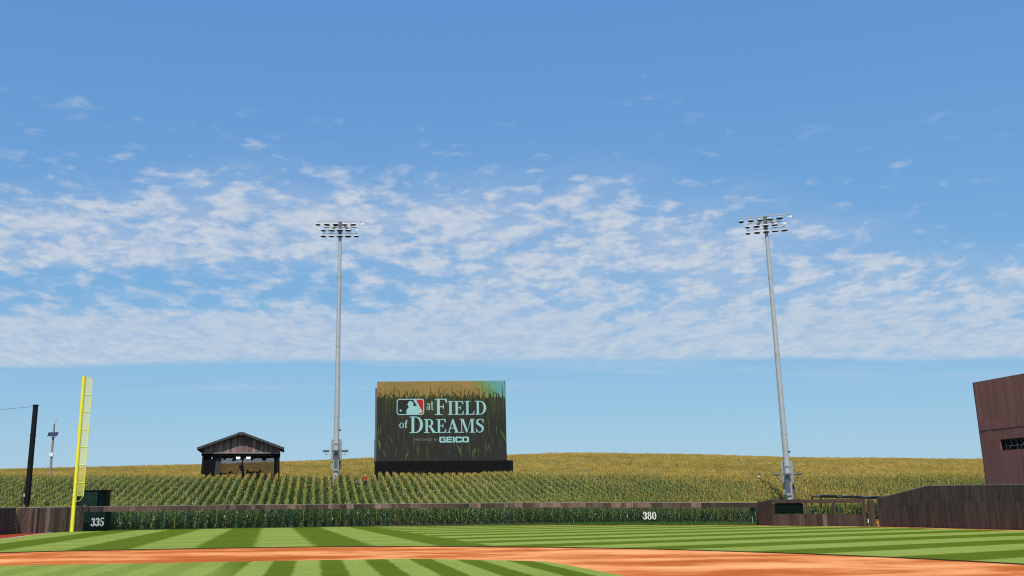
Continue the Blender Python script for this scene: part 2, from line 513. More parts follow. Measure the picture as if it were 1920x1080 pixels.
def catmull(pts, step):
    P = [np.array(q, float) for q in pts]
    P = [2 * P[0] - P[1]] + P + [2 * P[-1] - P[-2]]
    out = []
    for i in range(1, len(P) - 2):
        L = np.linalg.norm(P[i + 1] - P[i]); n = max(2, int(L / step))
        for k in range(n):
            s = k / n
            out.append(0.5 * (2 * P[i] + (P[i + 1] - P[i - 1]) * s + (2 * P[i - 1] - 5 * P[i] + 4 * P[i + 1] - P[i + 2]) * s * s + (3 * P[i] - P[i - 1] - 3 * P[i + 1] + P[i + 2]) * s ** 3))
    out.append(P[-2])
    return np.array(out)


class Path:
    """polyline on plan, walked by arc length; extra columns (heights) ride along"""
    def __init__(self, pts):
        self.p = np.array(pts, float)
        d = np.hypot(*np.diff(self.p[:, :2], axis=0).T)
        self.s = np.concatenate([[0], np.cumsum(d)])
        self.L = self.s[-1]
    def at(self, s):
        return np.array([np.interp(s, self.s, self.p[:, k]) for k in range(self.p.shape[1])])
    def s_near(self, xy):
        return self.s[np.argmin(np.hypot(self.p[:, 0] - xy[0], self.p[:, 1] - xy[1]))]
    def ang(self, s):
        a = self.at(max(0, s - 0.05)); b = self.at(min(self.L, s + 0.05))
        return math.atan2(b[1] - a[1], b[0] - a[0])


# ------------------------------------------------------------------ plan of the ground
# fence line: x, y, height
FENCE = catmull([(-2.87, 87.48, 2.29), (1.38, 92.0, 2.36), (4.46, 95.3, 2.40), (11.9, 98.6, 2.46), (19.7, 100.9, 2.49), (27.7, 101.9, 2.50), (34.0, 101.7, 2.50), (40.0, 100.6, 2.50),
                 (46.5, 99.0, 2.50), (52.4, 96.4, 2.47), (57.0, 93.6, 2.42), (60.8, 90.4, 2.38), (64.6, 86.7, 2.33), (68.0, 82.8, 2.28)], 0.6)
FP = Path(FENCE)
FIELD_POLY = np.array([(-120, -60), (-120, 84), (-3.4, 84)] + [tuple(q[:2]) for q in FENCE] +
                      [(68.3, 80.0), (72.9, 72.0), (73.2, 70.4), (73.05, 63.2), (72.86, 52.8), (72.5, 38), (72, -60)])

T_A = [-0.55, -0.4292, -0.3269, -0.2245, -0.1221, -0.0708, 0.0729, 0.1346, 0.2013, 0.2883, 0.3907, 0.5186, 0.7]
T_V = [0.0365, 0.0385, 0.0407, 0.0422, 0.0456, 0.0473, 0.0497, 0.0507, 0.0499, 0.0467, 0.0442, 0.0422, 0.040]
CORN_H = 2.4
D_TOP = 370.0


def sstep(lo, hi, x):
    s = np.clip((x - lo) / (hi - lo), 0, 1)
    return s * s * (3 - 2 * s)


def terrain(x, y):
    """height of the ground: flat ball field, a steep bank behind the fence, then a long hill"""
    x = np.asarray(x, float); y = np.asarray(y, float)
    dx = x - CAM.x; dy = y - CAM.y
    d = dx * FW.x + dy * FW.y
    l = dx * RT.x + dy * RT.y
    a = np.clip(l / np.maximum(d, 60.0), -0.55, 0.7)
    S = 116.5 + 22.0 * sstep(0.06, 0.42, a) - 8.0 * sstep(-0.15, -0.42, a)
    t1 = np.clip((d - S) / 29.0, 0, 1)
    bank = 4.45 * (t1 - 0.10 * np.sin(2 * np.pi * t1) / (2 * np.pi) * 2)
    top = np.interp(a, T_A, T_V) * D_TOP + CAM.z - CORN_H - 0.15
    d2 = S + 29.0
    flat = np.clip((d - d2) / 20.0, 0, 1) * 0.25
    t2 = np.clip((d - d2 - 20.0) / (D_TOP - d2 - 20.0), 0, None)
    rise = top - 4.7
    far = np.where(t2 < 1, rise * (1.22 * t2 - 0.22 * t2 * t2 * t2 * 1.0), rise * (1.0 + 0.0 * t2))
    over = np.clip(d - D_TOP, 0, None)
    far = far + np.clip(0.035 * over, 0, 4.0) * np.where(over < 45, 1 - over / 45, 0) - 0.0004 * np.clip(over, 0, 400) ** 2
    return bank + flat + far


# ground sheet (reaches the horizon)
dl = np.unique(np.concatenate([[-400, -150, -60, 0, 60, 90], np.arange(96, 190, 2.0), np.arange(190, 470, 8.0), np.arange(480, 900, 40.0), [1000, 1400, 2200]]))
ll = np.unique(np.concatenate([np.arange(-300, 301, 6.0), np.arange(-60, 80, 3.0), [-2000, -1200, -700, -450, 450, 700, 1200, 2000]]))
DD, LL = np.meshgrid(dl, ll, indexing='ij')
gx = CAM.x + DD * FW.x + LL * RT.x; gy = CAM.y + DD * FW.y + LL * RT.y
gz = terrain(gx, gy) - 0.06
nr, nc = gx.shape
g = MB()
g.v = list(zip(gx.ravel().tolist(), gy.ravel().tolist(), gz.ravel().tolist()))
g.f = [(i * nc + j, i * nc + j + 1, (i + 1) * nc + j + 1, (i + 1) * nc + j) for i in range(nr - 1) for j in range(nc - 1)]
g.mi = [0] * len(g.f)
# counter-clockwise seen from above
g.f = [f_[::-1] for f_ in g.f]
struct(g.build('ground', 'field_soil', smooth=True))


def sheet(name, poly, z, mat, skirt=0.0, skirt_mat=None):
    n = len(poly)
    b = MB()
    b.add([(x, y, z) for x, y in poly], [tuple(range(n))])
    if skirt:
        o = [(x, y, z) for x, y in poly] + [(x, y, z - skirt) for x, y in poly]
        b.add(o, [(i, n + i, n + (i + 1) % n, (i + 1) % n) for i in range(n)], 1)
    o = b.build(name, [mat, skirt_mat] if skirt_mat else mat)
    return struct(o)


def ccw(p):
    a = sum(p[i][0] * p[(i + 1) % len(p)][1] - p[(i + 1) % len(p)][0] * p[i][1] for i in range(len(p)))
    return p if a > 0 else p[::-1]


# clay skin, outfield and infield lawns
sheet('infield_clay', ccw([(-26, 50), (5, 52), (30, 50), (45, 36), (60, 10), (60, -30), (-26, -30)]), 0.0, 'clay')
arc = catmull([(-16.5, 14.0), (-14.0, 24.5), (-6.0, 34.6), (4.92, 40.2), (14.9, 41.7), (22.6, 40.9), (29.4, 37.4), (34.4, 32.3), (37.7, 26.5), (39.7, 20.8), (40.6, 15.4), (40.2, 9.0), (38.0, 2.0)], 0.2)
inner = [(q[0] + random.uniform(-.035, .035), q[1] + random.uniform(-.035, .035)) for q in arc if q[0] > 0 or q[1] > 37.4]
inner = [q for q in inner if q[0] > 0.05]
fpts = [tuple(q[:2]) for q in FENCE if q[0] > 0.6]
outf = [(0.05, 38.6)] + [(0.05, 88.0), (0.3, 90.7)] + fpts + [(68.2, 82.0), (68.2, 79.9), (72.7, 72.0), (72.95, 70.4), (72.8, 63.2), (72.6, 52.8), (72.2, 30), (70, 2)] + inner[::-1]
sheet('outfield_grass', ccw(outf), 0.045, 'outfield_lawn', 0.05, 'soil_shade_lip')
inf = [(1.2, 26.5), (8, 26.5), (15, 26.5), (20, 26.45), (22.2, 26.35), (23.0, 25.85), (24.0, 25.0), (25.2, 24.0), (26.2, 23.1), (26.65, 22.4), (26.6, 20), (26.35, 15), (26.3, 8), (26.2, 1.2), (1.2, 1.2)]
sheet('infield_grass', ccw(inf), 0.045, 'infield_lawn', 0.05, 'soil_shade_lip')
# foul ground: red track, chalk line
sheet('foul_track', ccw([(-40, 30), (-0.12, 36), (-0.12, 88.6), (0.0, 90.4), (-2.9, 87.4), (-3.4, 83.5), (-40, 83.5)]), 0.012, 'track_clay')
sheet('foul_line', ccw([(-0.10, 38), (0.04, 38), (0.04, 89.5), (-0.10, 89.5)]), 0.055, 'white_paint')
trk = [(46.5, 98.6), (52.2, 96.0), (56.8, 93.2), (60.5, 90.1), (64.2, 86.4), (67.3, 83.0), (68.1, 79.7), (72.7, 71.8), (72.9, 70.4), (72.8, 63.2), (72.6, 52.8), (72.3, 38)]
tr_in = [(x - 0.75, y - 1.0) for x, y in trk[:7]] + [(x - 1.0, y - 0.5) for x, y in trk[7:]]
sheet('warning_track', ccw(trk + tr_in[::-1]), 0.049, 'clay')


# ------------------------------------------------------------------ plank walls
def plank_run(parent, path, s0, s1, zb, zt, thick, wmin, wmax, mat, name='board', rng=random, gap=0.008, jit=0.012, slant=False):
    """boards side by side along a path; each board a part"""
    s = s0
    while s < s1 - 0.05:
        wd = rng.uniform(wmin, wmax)
        e = min(s + wd, s1)
        if s1 - e < wmin * 0.6:
            e = s1
        p0 = path.at(s + gap / 2); p1 = path.at(e - gap / 2)
        mid = (p0 + p1) / 2
        an = math.atan2(p1[1] - p0[1], p1[0] - p0[0])
        L = math.hypot(p1[0] - p0[0], p1[1] - p0[1])
        o = rng.uniform(-jit, jit)
        nx, ny = math.sin(an), -math.cos(an)
        b = MB()
        h = thick / 2
        V = []
        for q, (px_, py_) in enumerate(((p0[0], p0[1]), (p1[0], p1[1]))):
            ss_ = s + gap / 2 if q == 0 else e - gap / 2
            za = zb(ss_) if callable(zb) else zb
            zc = (zt(ss_) if callable(zt) else zt)
            for sd in (-1, 1):
                ox = px_ + nx * (o + sd * h); oy = py_ + ny * (o + sd * h)
                V += [(ox, oy, za), (ox, oy, zc)]
        # V: 0 a- b,1 a- t,2 a+ b,3 a+ t,4 b- b,5 b- t,6 b+ b,7 b+ t
        b.add(V, [(0, 1, 5, 4), (2, 6, 7, 3), (0, 2, 3, 1), (4, 5, 7, 6), (1, 3, 7, 5), (0, 4, 6, 2)])
        b.build(name, mat, parent)
        s = e
    return parent


sR = FP.s_near((4.46, 95.3)); sP = FP.s_near((1.38, 92.0)); sL335 = FP.s_near((2.0, 92.7)); sEnd = FP.L

# left wall of tall planks up to the foul pole
tw = thing('plank_wall', 'weathered brown plank wall left of the yellow foul pole', 'wall', (-1.0, 89.5, 0), world=True)
plank_run(tw, FP, 0.0, sL335 - 0.05, 0.0, lambda s: FP.at(s)[2] - 0.06, 0.06, 0.22, 0.5, 'fence_wood')
b = MB(); q0 = FP.at(0); q1 = FP.at(sL335)
b.tube([(q0[0], q0[1], q0[2] - 0.03), (q1[0], q1[1], q1[2] - 0.03)], 0.045, 6)
b.build('top_rail', 'rail_wood_pale', tw)
# return wall at the picture's left edge
rw = thing('return_wall', 'dark plank wall turning the corner at the far left edge', 'wall', (-3.1, 85, 0), world=True)
RP = Path([(-2.95, 87.35), (-2.9, 86.5), (-3.3, 83.4), (-3.9, 79.0)])
plank_run(rw, RP, 0.0, RP.L, 0.0, lambda s: 2.26 - 0.012 * s, 0.06, 0.5, 1.1, 'bullpen_wood')
b = MB(); b.tube([(*RP.at(0), 2.29), (*RP.at(1.0), 2.28), (*RP.at(RP.L), 2.20)], 0.05, 6); b.build('top_rail', 'dark_grey', rw)

# mesh fence: posts, woven panels and a band of boards along the top
mf = thing('mesh_fence', 'long dark mesh outfield fence with a band of brown boards along its top', 'fence', (40, 100.6, 0), world=True)
plank_run(mf, FP, sL335 + 0.0, sEnd, lambda s: FP.at(s)[2] - 0.52, lambda s: FP.at(s)[2] - 0.05, 0.05, 0.35, 1.25, 'fence_wood', name='top_board')
prof = [(FP.at(s)[0], FP.at(s)[1], FP.at(s)[2] - 0.025) for s in np.arange(sL335, sEnd, 0.8)]
b = MB(); b.tube(prof, 0.035, 6); b.build('top_rail', 'rail_wood_pale', mf)
npost = 27
ps = np.linspace(sR + 0.1, sEnd - 0.1, npost)
for i, s in enumerate(ps):
    q = FP.at(s); an = FP.ang(s)
    b = MB(); off = 0.09
    b.tube([(q[0] - math.sin(an) * off, q[1] + math.cos(an) * off, 0), (q[0] - math.sin(an) * off, q[1] + math.cos(an) * off, q[2] - 0.1)], 0.045, 8)
    b.build('post', 'fence_green', mf)
for i in range(npost - 1):
    b = MB()
    ss_ = np.linspace(ps[i] + 0.03, ps[i + 1] - 0.03, 5)
    V = []
    for s in ss_:
        q = FP.at(s); V += [(q[0], q[1] + 0.03, 0.03), (q[0], q[1] + 0.03, q[2] - 0.53)]
    b.add(V, [(2 * k, 2 * k + 2, 2 * k + 3, 2 * k + 1) for k in range(4)])
    b.build('mesh_panel', 'fence_mesh', mf)

# ------------------------------------------------------------------ lettering tools
def cat2(pts, n=6):
    P = [np.array(q, float) for q in pts]
    P = [2 * P[0] - P[1]] + P + [2 * P[-1] - P[-2]]
    out = []
    for i in range(1, len(P) - 2):
        for k in range(n):
            s = k / n
            out.append(0.5 * (2 * P[i] + (P[i + 1] - P[i - 1]) * s + (2 * P[i - 1] - 5 * P[i] + 4 * P[i + 1] - P[i + 2]) * s * s + (3 * P[i] - P[i - 1] - 3 * P[i + 1] + P[i + 2]) * s ** 3))
    out.append(P[-2])
    return out


class Glyph:
    """flat strokes; each stroke is a list of quads in letter units (cap height 1)"""
    def __init__(self):
        self.s = []
    def rect(self, x0, y0, x1, y1):
        self.s.append([[(x0, y0), (x1, y0), (x1, y1), (x0, y1)]]); return self
    def poly(self, *p):
        self.s.append([list(p)]); return self
    def ring(self, cx_, cy_, rx, ry, ix, iy, a0, a1, n=18, dx=0.0):
        q = []
        P = lambda a, x, y, o: (cx_ + o + x * math.cos(a), cy_ + y * math.sin(a))
        for i in range(n):
            t0 = rad(a0 + (a1 - a0) * i / n); t1 = rad(a0 + (a1 - a0) * (i + 1) / n)
            q.append([P(t0, rx, ry, 0), P(t1, rx, ry, 0), P(t1, ix, iy, dx), P(t0, ix, iy, dx)])
        self.s.append(q); return self
    def disc(self, x, y, r, n=12):
        self.s.append([[(x + r * math.cos(2 * math.pi * i / n), y + r * math.sin(2 * math.pi * i / n)) for i in range(n)]]); return self
    def stroke(self, pts, wd, n=6):
        C = cat2([(*p, k) for p, k in zip(pts, wd)], n)
        q = []; prev = None
        for i, c in enumerate(C):
            d = C[min(i + 1, len(C) - 1)][:2] - C[max(i - 1, 0)][:2]; d /= np.linalg.norm(d) + 1e-9
            nn = np.array((-d[1], d[0])) * c[2] / 2
            cur = (tuple(c[:2] + nn), tuple(c[:2] - nn))
            if prev:
                q.append([prev[0], cur[0], cur[1], prev[1]])
            prev = cur
        self.s.append(q); return self


def G():
    return Glyph()


def serif_caps(ch):
    s, th, sf = 0.17, 0.055, 0.05      # stem, thin, serif
    g = G()
    if ch == 'I':
        return g.rect(0.12, 0, 0.12 + s, 1).rect(0.0, 0, 0.41, sf).rect(0.0, 1 - sf, 0.41, 1), 0.43
    if ch in 'FEL':
        g.rect(0.12, 0, 0.12 + s, 1)
        if ch == 'F':
            g.rect(0, 0, 0.45, sf)
        else:
            g.rect(0, 0, 0.72, sf).poly((0.60, sf), (0.72, sf), (0.76, 0.28), (0.72, 0.28))
        if ch == 'L':
            g.rect(0, 1 - sf, 0.42, 1); return g, 0.76
        g.rect(0, 1 - sf, 0.70, 1).poly((0.70, 1 - sf), (0.58, 1 - sf), (0.68, 0.74), (0.72, 0.74))
        g.rect(0.29, 0.48, 0.5, 0.48 + th).poly((0.46, 0.505), (0.5, 0.36), (0.535, 0.36), (0.535, 0.66), (0.5, 0.66))
        return g, (0.74 if ch == 'F' else 0.78)
    if ch == 'D':
        g.rect(0.12, 0, 0.12 + s, 1).rect(0, 0, 0.36, sf).rect(0, 1 - sf, 0.36, 1)
        g.ring(0.36, 0.5, 0.49, 0.5, 0.30, 0.5 - sf, -90, 90); return g, 0.88
    if ch == 'R':
        g.rect(0.12, 0, 0.12 + s, 1).rect(0, 0, 0.42, sf).rect(0, 1 - sf, 0.38, 1).rect(0.29, 0.47, 0.40, 0.47 + sf)
        g.ring(0.38, 0.735, 0.32, 0.265, 0.15, 0.215, -90, 90)
        g.poly((0.36, 0.5), (0.54, 0.52), (0.86, 0.04), (0.66, 0.0)).rect(0.66, 0, 0.92, sf); return g, 0.90
    if ch == 'A':
        g.poly((0.10, 0.0), (0.17, 0.0), (0.44, 0.86), (0.42, 1.0)).poly((0.42, 1.0), (0.5, 1.0), (0.86, 0.0), (0.67, 0.0), (0.37, 0.84))
        g.rect(0.22, 0.3, 0.62, 0.3 + th).rect(0, 0, 0.29, sf).rect(0.56, 0, 0.95, sf); return g, 0.94
    if ch == 'M':
        g.rect(0.13, 0, 0.19, 1).rect(0.87, 0, 0.87 + s, 1).poly((0.12, 1), (0.30, 1), (0.60, 0.16), (0.55, 0.0), (0.50, 0.0))
        g.poly((0.55, 0.0), (0.60, 0.1), (0.90, 1.0), (0.84, 1.0)).rect(0, 0, 0.33, sf).rect(0.75, 0, 1.16, sf).rect(0, 1 - sf, 0.3, 1).rect(0.84, 1 - sf, 1.16, 1)
        return g, 1.16
    if ch == 'S':
        g.stroke([(0.60, 0.76), (0.52, 0.93), (0.34, 0.965), (0.165, 0.86), (0.17, 0.68), (0.35, 0.545), (0.53, 0.41), (0.555, 0.20), (0.42, 0.05), (0.24, 0.035), (0.09, 0.24)],
                 [0.03, 0.06, 0.06, 0.13, 0.16, 0.17, 0.17, 0.14, 0.07, 0.06, 0.03])
        g.rect(0.585, 0.70, 0.625, 0.98).rect(0.06, 0.02, 0.10, 0.30); return g, 0.70


def serif_low(ch):     # x height 0.46, ascender 0.68 (cap height 1 of the line it sits on)
    g = G()
    if ch == 'o':
        g.ring(0.2, 0.23, 0.2, 0.24, 0.11, 0.205, 0, 360, 20); return g, 0.43
    if ch == 'f':
        g.rect(0.08, 0, 0.17, 0.55).stroke([(0.125, 0.53), (0.17, 0.66), (0.29, 0.66)], [0.09, 0.06, 0.05]).rect(0, 0.42, 0.25, 0.46).rect(0.02, 0, 0.25, 0.03); return g, 0.3
    if ch == 't':
        g.rect(0.08, 0.08, 0.17, 0.6).stroke([(0.125, 0.1), (0.17, 0.02), (0.28, 0.04)], [0.09, 0.05, 0.03]).rect(0, 0.42, 0.27, 0.46); return g, 0.3
    if ch == 'a':
        g.stroke([(0.04, 0.36), (0.14, 0.45), (0.26, 0.42), (0.28, 0.3)], [0.06, 0.045, 0.07, 0.09]).rect(0.235, 0.04, 0.325, 0.32)
        g.ring(0.16, 0.13, 0.15, 0.14, 0.07, 0.105, 40, 320, 14).rect(0.3, 0, 0.4, 0.04); return g, 0.42


def digit(ch):
    g = G()
    if ch == '0':
        return g.ring(0.31, 0.5, 0.31, 0.5, 0.125, 0.44, 0, 360, 28), 0.66
    if ch == '8':
        return g.ring(0.31, 0.745, 0.265, 0.255, 0.10, 0.20, 0, 360, 24).ring(0.31, 0.27, 0.31, 0.27, 0.13, 0.21, 0, 360, 24), 0.66
    if ch == '3':
        g.ring(0.29, 0.735, 0.27, 0.265, 0.065, 0.205, 158, -88, 20).ring(0.27, 0.28, 0.31, 0.28, 0.10, 0.225, 88, -158, 20)
        g.disc(0.10, 0.80, 0.085).disc(0.085, 0.2, 0.095).rect(0.2, 0.49, 0.34, 0.545); return g, 0.62
    if ch == '5':
        g.poly((0.1, 0.86), (0.5, 0.86), (0.56, 1.0), (0.1, 1.0)).rect(0.1, 0.46, 0.155, 0.9)
        g.ring(0.27, 0.305, 0.315, 0.31, 0.11, 0.25, 128, -155, 22).disc(0.085, 0.21, 0.095); return g, 0.64


def sans_bold(ch):     # wide heavy sans
    g = G(); k = 0.24
    if ch == 'G':
        g.poly((0.16, 0), (0.3, 0), (0.3, 1), (0.16, 1), (0, 0.84), (0, 0.16)).rect(0.3, 1 - k, 1.05, 1).rect(0.3, 0, 1.12, k).rect(0.88, k, 1.12, 0.56).rect(0.6, 0.4, 0.88, 0.56).rect(0.84, 0.68, 1.08, 1 - k); return g, 1.2
    if ch == 'C':
        g.poly((0.16, 0), (0.3, 0), (0.3, 1), (0.16, 1), (0, 0.84), (0, 0.16)).rect(0.3, 1 - k, 1.08, 1).rect(0.3, 0, 1.08, k).rect(0.84, k, 1.08, 0.36).rect(0.84, 0.64, 1.08, 1 - k); return g, 1.16
    if ch == 'E':
        g.rect(0, 0, 0.3, 1).rect(0.3, 0, 1.0, k).rect(0.3, 1 - k, 1.0, 1).rect(0.3, 0.4, 0.94, 0.6); return g, 1.08
    if ch == 'I':
        g.rect(0, 0, 0.3, 1); return g, 0.39
    if ch == 'O':
        g.poly((0.16, 0), (0.3, 0), (0.3, 1), (0.16, 1), (0, 0.84), (0, 0.16)).poly((0.85, 0), (0.99, 0), (1.15, 0.16), (1.15, 0.84), (0.99, 1), (0.85, 1)).rect(0.3, 0, 0.85, k).rect(0.3, 1 - k, 0.85, 1); return g, 1.18


THIN = {'P': [((0, 0), (0, 1)), ((0, 1), (.5, .95), (.55, .72), (.45, .5), (0, .48))], 'R': [((0, 0), (0, 1)), ((0, 1), (.5, .95), (.55, .72), (.45, .52), (0, .5)), ((.25, .5), (.6, 0))],
        'E': [((0, 0), (0, 1)), ((0, 0), (.5, 0)), ((0, 1), (.5, 1)), ((0, .5), (.4, .5))], 'S': [((.5, .9), (.25, 1), (.03, .8), (.25, .55), (.5, .3), (.3, 0), (0, .1))],
        'N': [((0, 0), (0, 1)), ((0, 1), (.6, 0)), ((.6, 0), (.6, 1))], 'T': [((.3, 0), (.3, 1)), ((0, 1), (.6, 1))], 'D': [((0, 0), (0, 1)), ((0, 1), (.4, .95), (.6, .5), (.4, .05), (0, 0))],
        'B': [((0, 0), (0, 1)), ((0, 1), (.45, .95), (.45, .55), (0, .52)), ((0, .52), (.55, .48), (.55, .05), (0, 0))], 'Y': [((.3, 0), (.3, .45)), ((.3, .45), (0, 1)), ((.3, .45), (.6, 1))], ' ': []}


def thin_caps(ch):
    g = G()
    for ln in THIN[ch]:
        if len(ln) == 2:
            (x0, y0), (x1, y1) = ln
            d = math.hypot(x1 - x0, y1 - y0); nx, ny = -(y1 - y0) / d * 0.06, (x1 - x0) / d * 0.06
            g.poly((x0 + nx, y0 + ny), (x1 + nx, y1 + ny), (x1 - nx, y1 - ny), (x0 - nx, y0 - ny))
        else:
            g.stroke(ln, [0.12] * len(ln), 4)
    return g, 0.85


def word(text, font, h, width=None, track=0.0):
    """list of (stroke list, x offset, scale) fitted to a width"""
    out = []; x = 0
    for ch in text:
        g, wd = font(ch)
        out.append((g, x)); x += wd + track
    tot = x - track
    sx = (width / tot) if width else h
    return out, sx, h


def lay(mb, glyph, x0, y0, sx, sy, conv, z0=0.0, dz=0.0006, slant=0.0, depth=0.0):
    """strokes of a glyph into a mesh; conv(x, y, z) maps letter plane to space"""
    for i, st in enumerate(glyph.s):
        z = z0 + dz * i
        for quad in st:
            a = sum(quad[k][0] * quad[(k + 1) % len(quad)][1] - quad[(k + 1) % len(quad)][0] * quad[k][1] for k in range(len(quad)))
            if a < 0:
                quad = quad[::-1]
            P = [(x0 + (u + slant * v) * sx, y0 + v * sy) for u, v in quad]
            n = len(P)
            if depth:
                mb.add([conv(u, v, z) for u, v in P] + [conv(u, v, z - depth) for u, v in P], [tuple(range(n))] + [(k, n + k, n + (k + 1) % n, (k + 1) % n) for k in range(n)])
            else:
                mb.add([conv(u, v, z) for u, v in P], [tuple(range(n))])


def plane_conv(p0, p1, zoff=0.0):
    """letter plane standing on the line p0->p1, facing the field"""
    d = Vector((p1[0] - p0[0], p1[1] - p0[1], 0)).normalized(); nrm = Vector((d.y, -d.x, 0))
    return lambda u, v, z: tuple(Vector((p0[0], p0[1], 0)) + d * u + Vector((0, 0, v)) + nrm * (z + zoff))


# ---- distance panel 335
a_, b_ = FP.at(sL335), FP.at(sR)
dp = thing('distance_marker', 'dark green padded panel reading 335 beside the foul pole', 'sign', (3.2, 94.0, 0), world=True)
dirp = Vector((b_[0] - a_[0], b_[1] - a_[1], 0)); LP = dirp.length; dirp.normalize(); nP = Vector((dirp.y, -dirp.x, 0))
pc = plane_conv(a_, b_)
def slab(parent, name, mat, u0, u1, v0, v1, z0, z1, conv=pc):
    mb = MB(); V = [conv(u, v, z) for z in (z0, z1) for u, v in ((u0, v0), (u1, v0), (u1, v1), (u0, v1))]
    mb.add(V, [(3, 2, 1, 0), (4, 5, 6, 7), (0, 1, 5, 4), (1, 2, 6, 5), (2, 3, 7, 6), (3, 0, 4, 7)])
    return mb.build(name, mat, parent)
slab(dp, 'lower_pad', 'green_panel', 0.55, LP, 0.02, 0.80, 0.02, 0.10)
slab(dp, 'upper_pad', 'green_panel_worn', 0.55, LP - 0.62, 0.81, 1.85, 0.02, 0.09)
slab(dp, 'side_pad', 'green_panel', LP - 0.61, LP, 0.81, 1.85, 0.02, 0.10)
slab(dp, 'side_board', 'bullpen_wood', 0.0, 0.54, 0.02, 1.82, 0.0, 0.07)
W335, sx, sy = word('335', digit, 0.80, 1.62, 0.03)
for gl_, x in W335:
    mb = MB(); lay(mb, gl_, 1.42 + x * sx, 0.50, sx, sy, pc, 0.125, 0.002, 0.06, 0.02); mb.build('digit', 'white_paint', dp)
# ---- cut-out 380
s380 = FP.s_near((59.6, 91.5))
a_, b_ = FP.at(s380), FP.at(s380 + 1.6)
pc = plane_conv(a_, b_)
ds = thing('distance_sign', 'white cut-out number 380 hung on the mesh fence', 'sign', (float(a_[0]), float(a_[1]), 0), world=True)
W380, sx, sy = word('380', digit, 0.80, 1.5, 0.03)
for gl_, x in W380:
    mb = MB(); lay(mb, gl_, x * sx, 0.62, sx, sy, pc, 0.04, 0.002, 0.0, 0.02); mb.build('digit', 'white_paint', ds)

# ---- foul pole
fp = thing('foul_pole', 'tall bright yellow foul pole with wire screen wing', 'foul pole', (1.42, 91.85, 0))
b = MB(); b.tube([(0, 0, 0), (0, 0, 2.45)], 0.19, 14); b.build('lower_post', 'yellow_paint', fp, True)
b = MB(); b.tube([(0, 0, 2.45), (0, 0, 14.85)], 0.165, 14); b.build('pole', 'yellow_paint', fp, True)
fd = Vector((0.93, 0.36, 0))
zs = np.linspace(2.9, 14.75, 8)
b = MB()
b.tube([fd * 0.84 + Vector((0, 0, 3.35)), fd * 0.84 + Vector((0, 0, 14.45)), fd * 0.6 + Vector((0, 0, 14.8)), fd * 0.17 + Vector((0, 0, 14.8))], 0.035, 6)
b.tube([fd * 0.17 + Vector((0, 0, 2.85)), fd * 0.5 + Vector((0, 0, 2.9)), fd * 0.84 + Vector((0, 0, 3.35))], 0.025, 6)
b.tube([fd * 0.2 + Vector((0, 0, 2.9)), fd * 0.2 + Vector((0, 0, 14.8))], 0.02, 6)
b.build('wing_frame', 'yellow_paint', fp)
for z in zs[1:-1]:
    b = MB(); b.tube([fd * 0.17 + Vector((0, 0, z)), fd * 0.84 + Vector((0, 0, z))], 0.045, 6); b.build('rung', 'yellow_paint', fp)
for i in range(7):
    b = MB(); z0, z1 = zs[i] + 0.03, zs[i + 1] - 0.03
    if i == 0: z0 = 3.35
    b.add([fd * 0.22 + Vector((0, 0, z0)), fd * 0.82 + Vector((0, 0, z0)), fd * 0.82 + Vector((0, 0, z1)), fd * 0.22 + Vector((0, 0, z1))], [(0, 1, 2, 3)])
    b.build('wing_mesh', 'yellow_mesh', fp)

# ---- green padded box behind the 335 panel
gb = thing('padded_box', 'tall dark green box standing behind the 335 panel', 'box', (2.45, 98.0, 0), -HEAD)
b = MB(); b.box((-0.15, 0, 1.98), (2.35, 0.9, 3.9)); b.build('body', 'green_panel_worn', gb, bevel=0.04)
b = MB(); b.box((1.32, 0, 1.98), (0.55, 0.98, 3.92)); b.build('side_pad', 'green_panel', gb, bevel=0.04)
b = MB(); b.box((-1.42, 0, 1.98), (0.2, 0.98, 3.9)); b.build('side_pad', 'green_panel', gb, bevel=0.04)
b = MB(); b.box((0.1, 0, 4.0), (3.25, 1.1, 0.08)); b.build('cap', 'black_metal', gb)

# ---- black pole, cable, net post, solar pole
bp = thing('black_net_pole', 'thick black pole left of the yellow foul pole', 'pole', (-4.5, 101.65, 0))
b = MB(); b.tube([(0, 0, 0), (0, 0, 12.85)], [0.30, 0.27], 16); b.build('pole', 'black_metal', bp, True)
b = MB(); b.tube([(0, 0, 12.85), (0, 0, 12.95)], 0.31, 16); b.build('cap', 'black_metal', bp)
b = MB(); b.box((-0.3, -0.15, 3.6), (0.16, 0.2, 0.3)); b.build('cable_clamp', 'galvanised', bp)
for z in (6.9, 9.7):
    b = MB(); b.tube([(0, 0, z), (0, 0, z + 0.12)], 0.315, 16); b.build('band', 'black_metal', bp)
cb = MB(); n = 12
pts = [Vector((-4.75, 101.6, 12.75)).lerp(Vector((-19, 96, 11.6)), i / n) + Vector((0, 0, -0.35 * math.sin(math.pi * i / n))) for i in range(n + 1)]
cb.tube(pts, 0.018, 5); tag(cb.build('net_cable', 'dark_grey'), 'thin cable running left from the top of the black pole', 'cable')
np_ = thing('net_post', 'short black post with bunched netting behind the black pole', 'post', (-5.3, 106.5, 0))
b = MB(); b.tube([(0.1, 0, 0), (0.1, 0, 7.0)], 0.13, 10); b.build('post', 'black_metal', np_)
b = MB(); b.tube([(-0.3, 0, 0), (-0.33, 0, 3.0), (-0.22, 0, 5.4), (-0.12, 0, 6.2), (-0.10, 0, 7.7)], [0.34, 0.32, 0.16, 0.07, 0.03], 9); b.build('netting', 'black_net', np_)

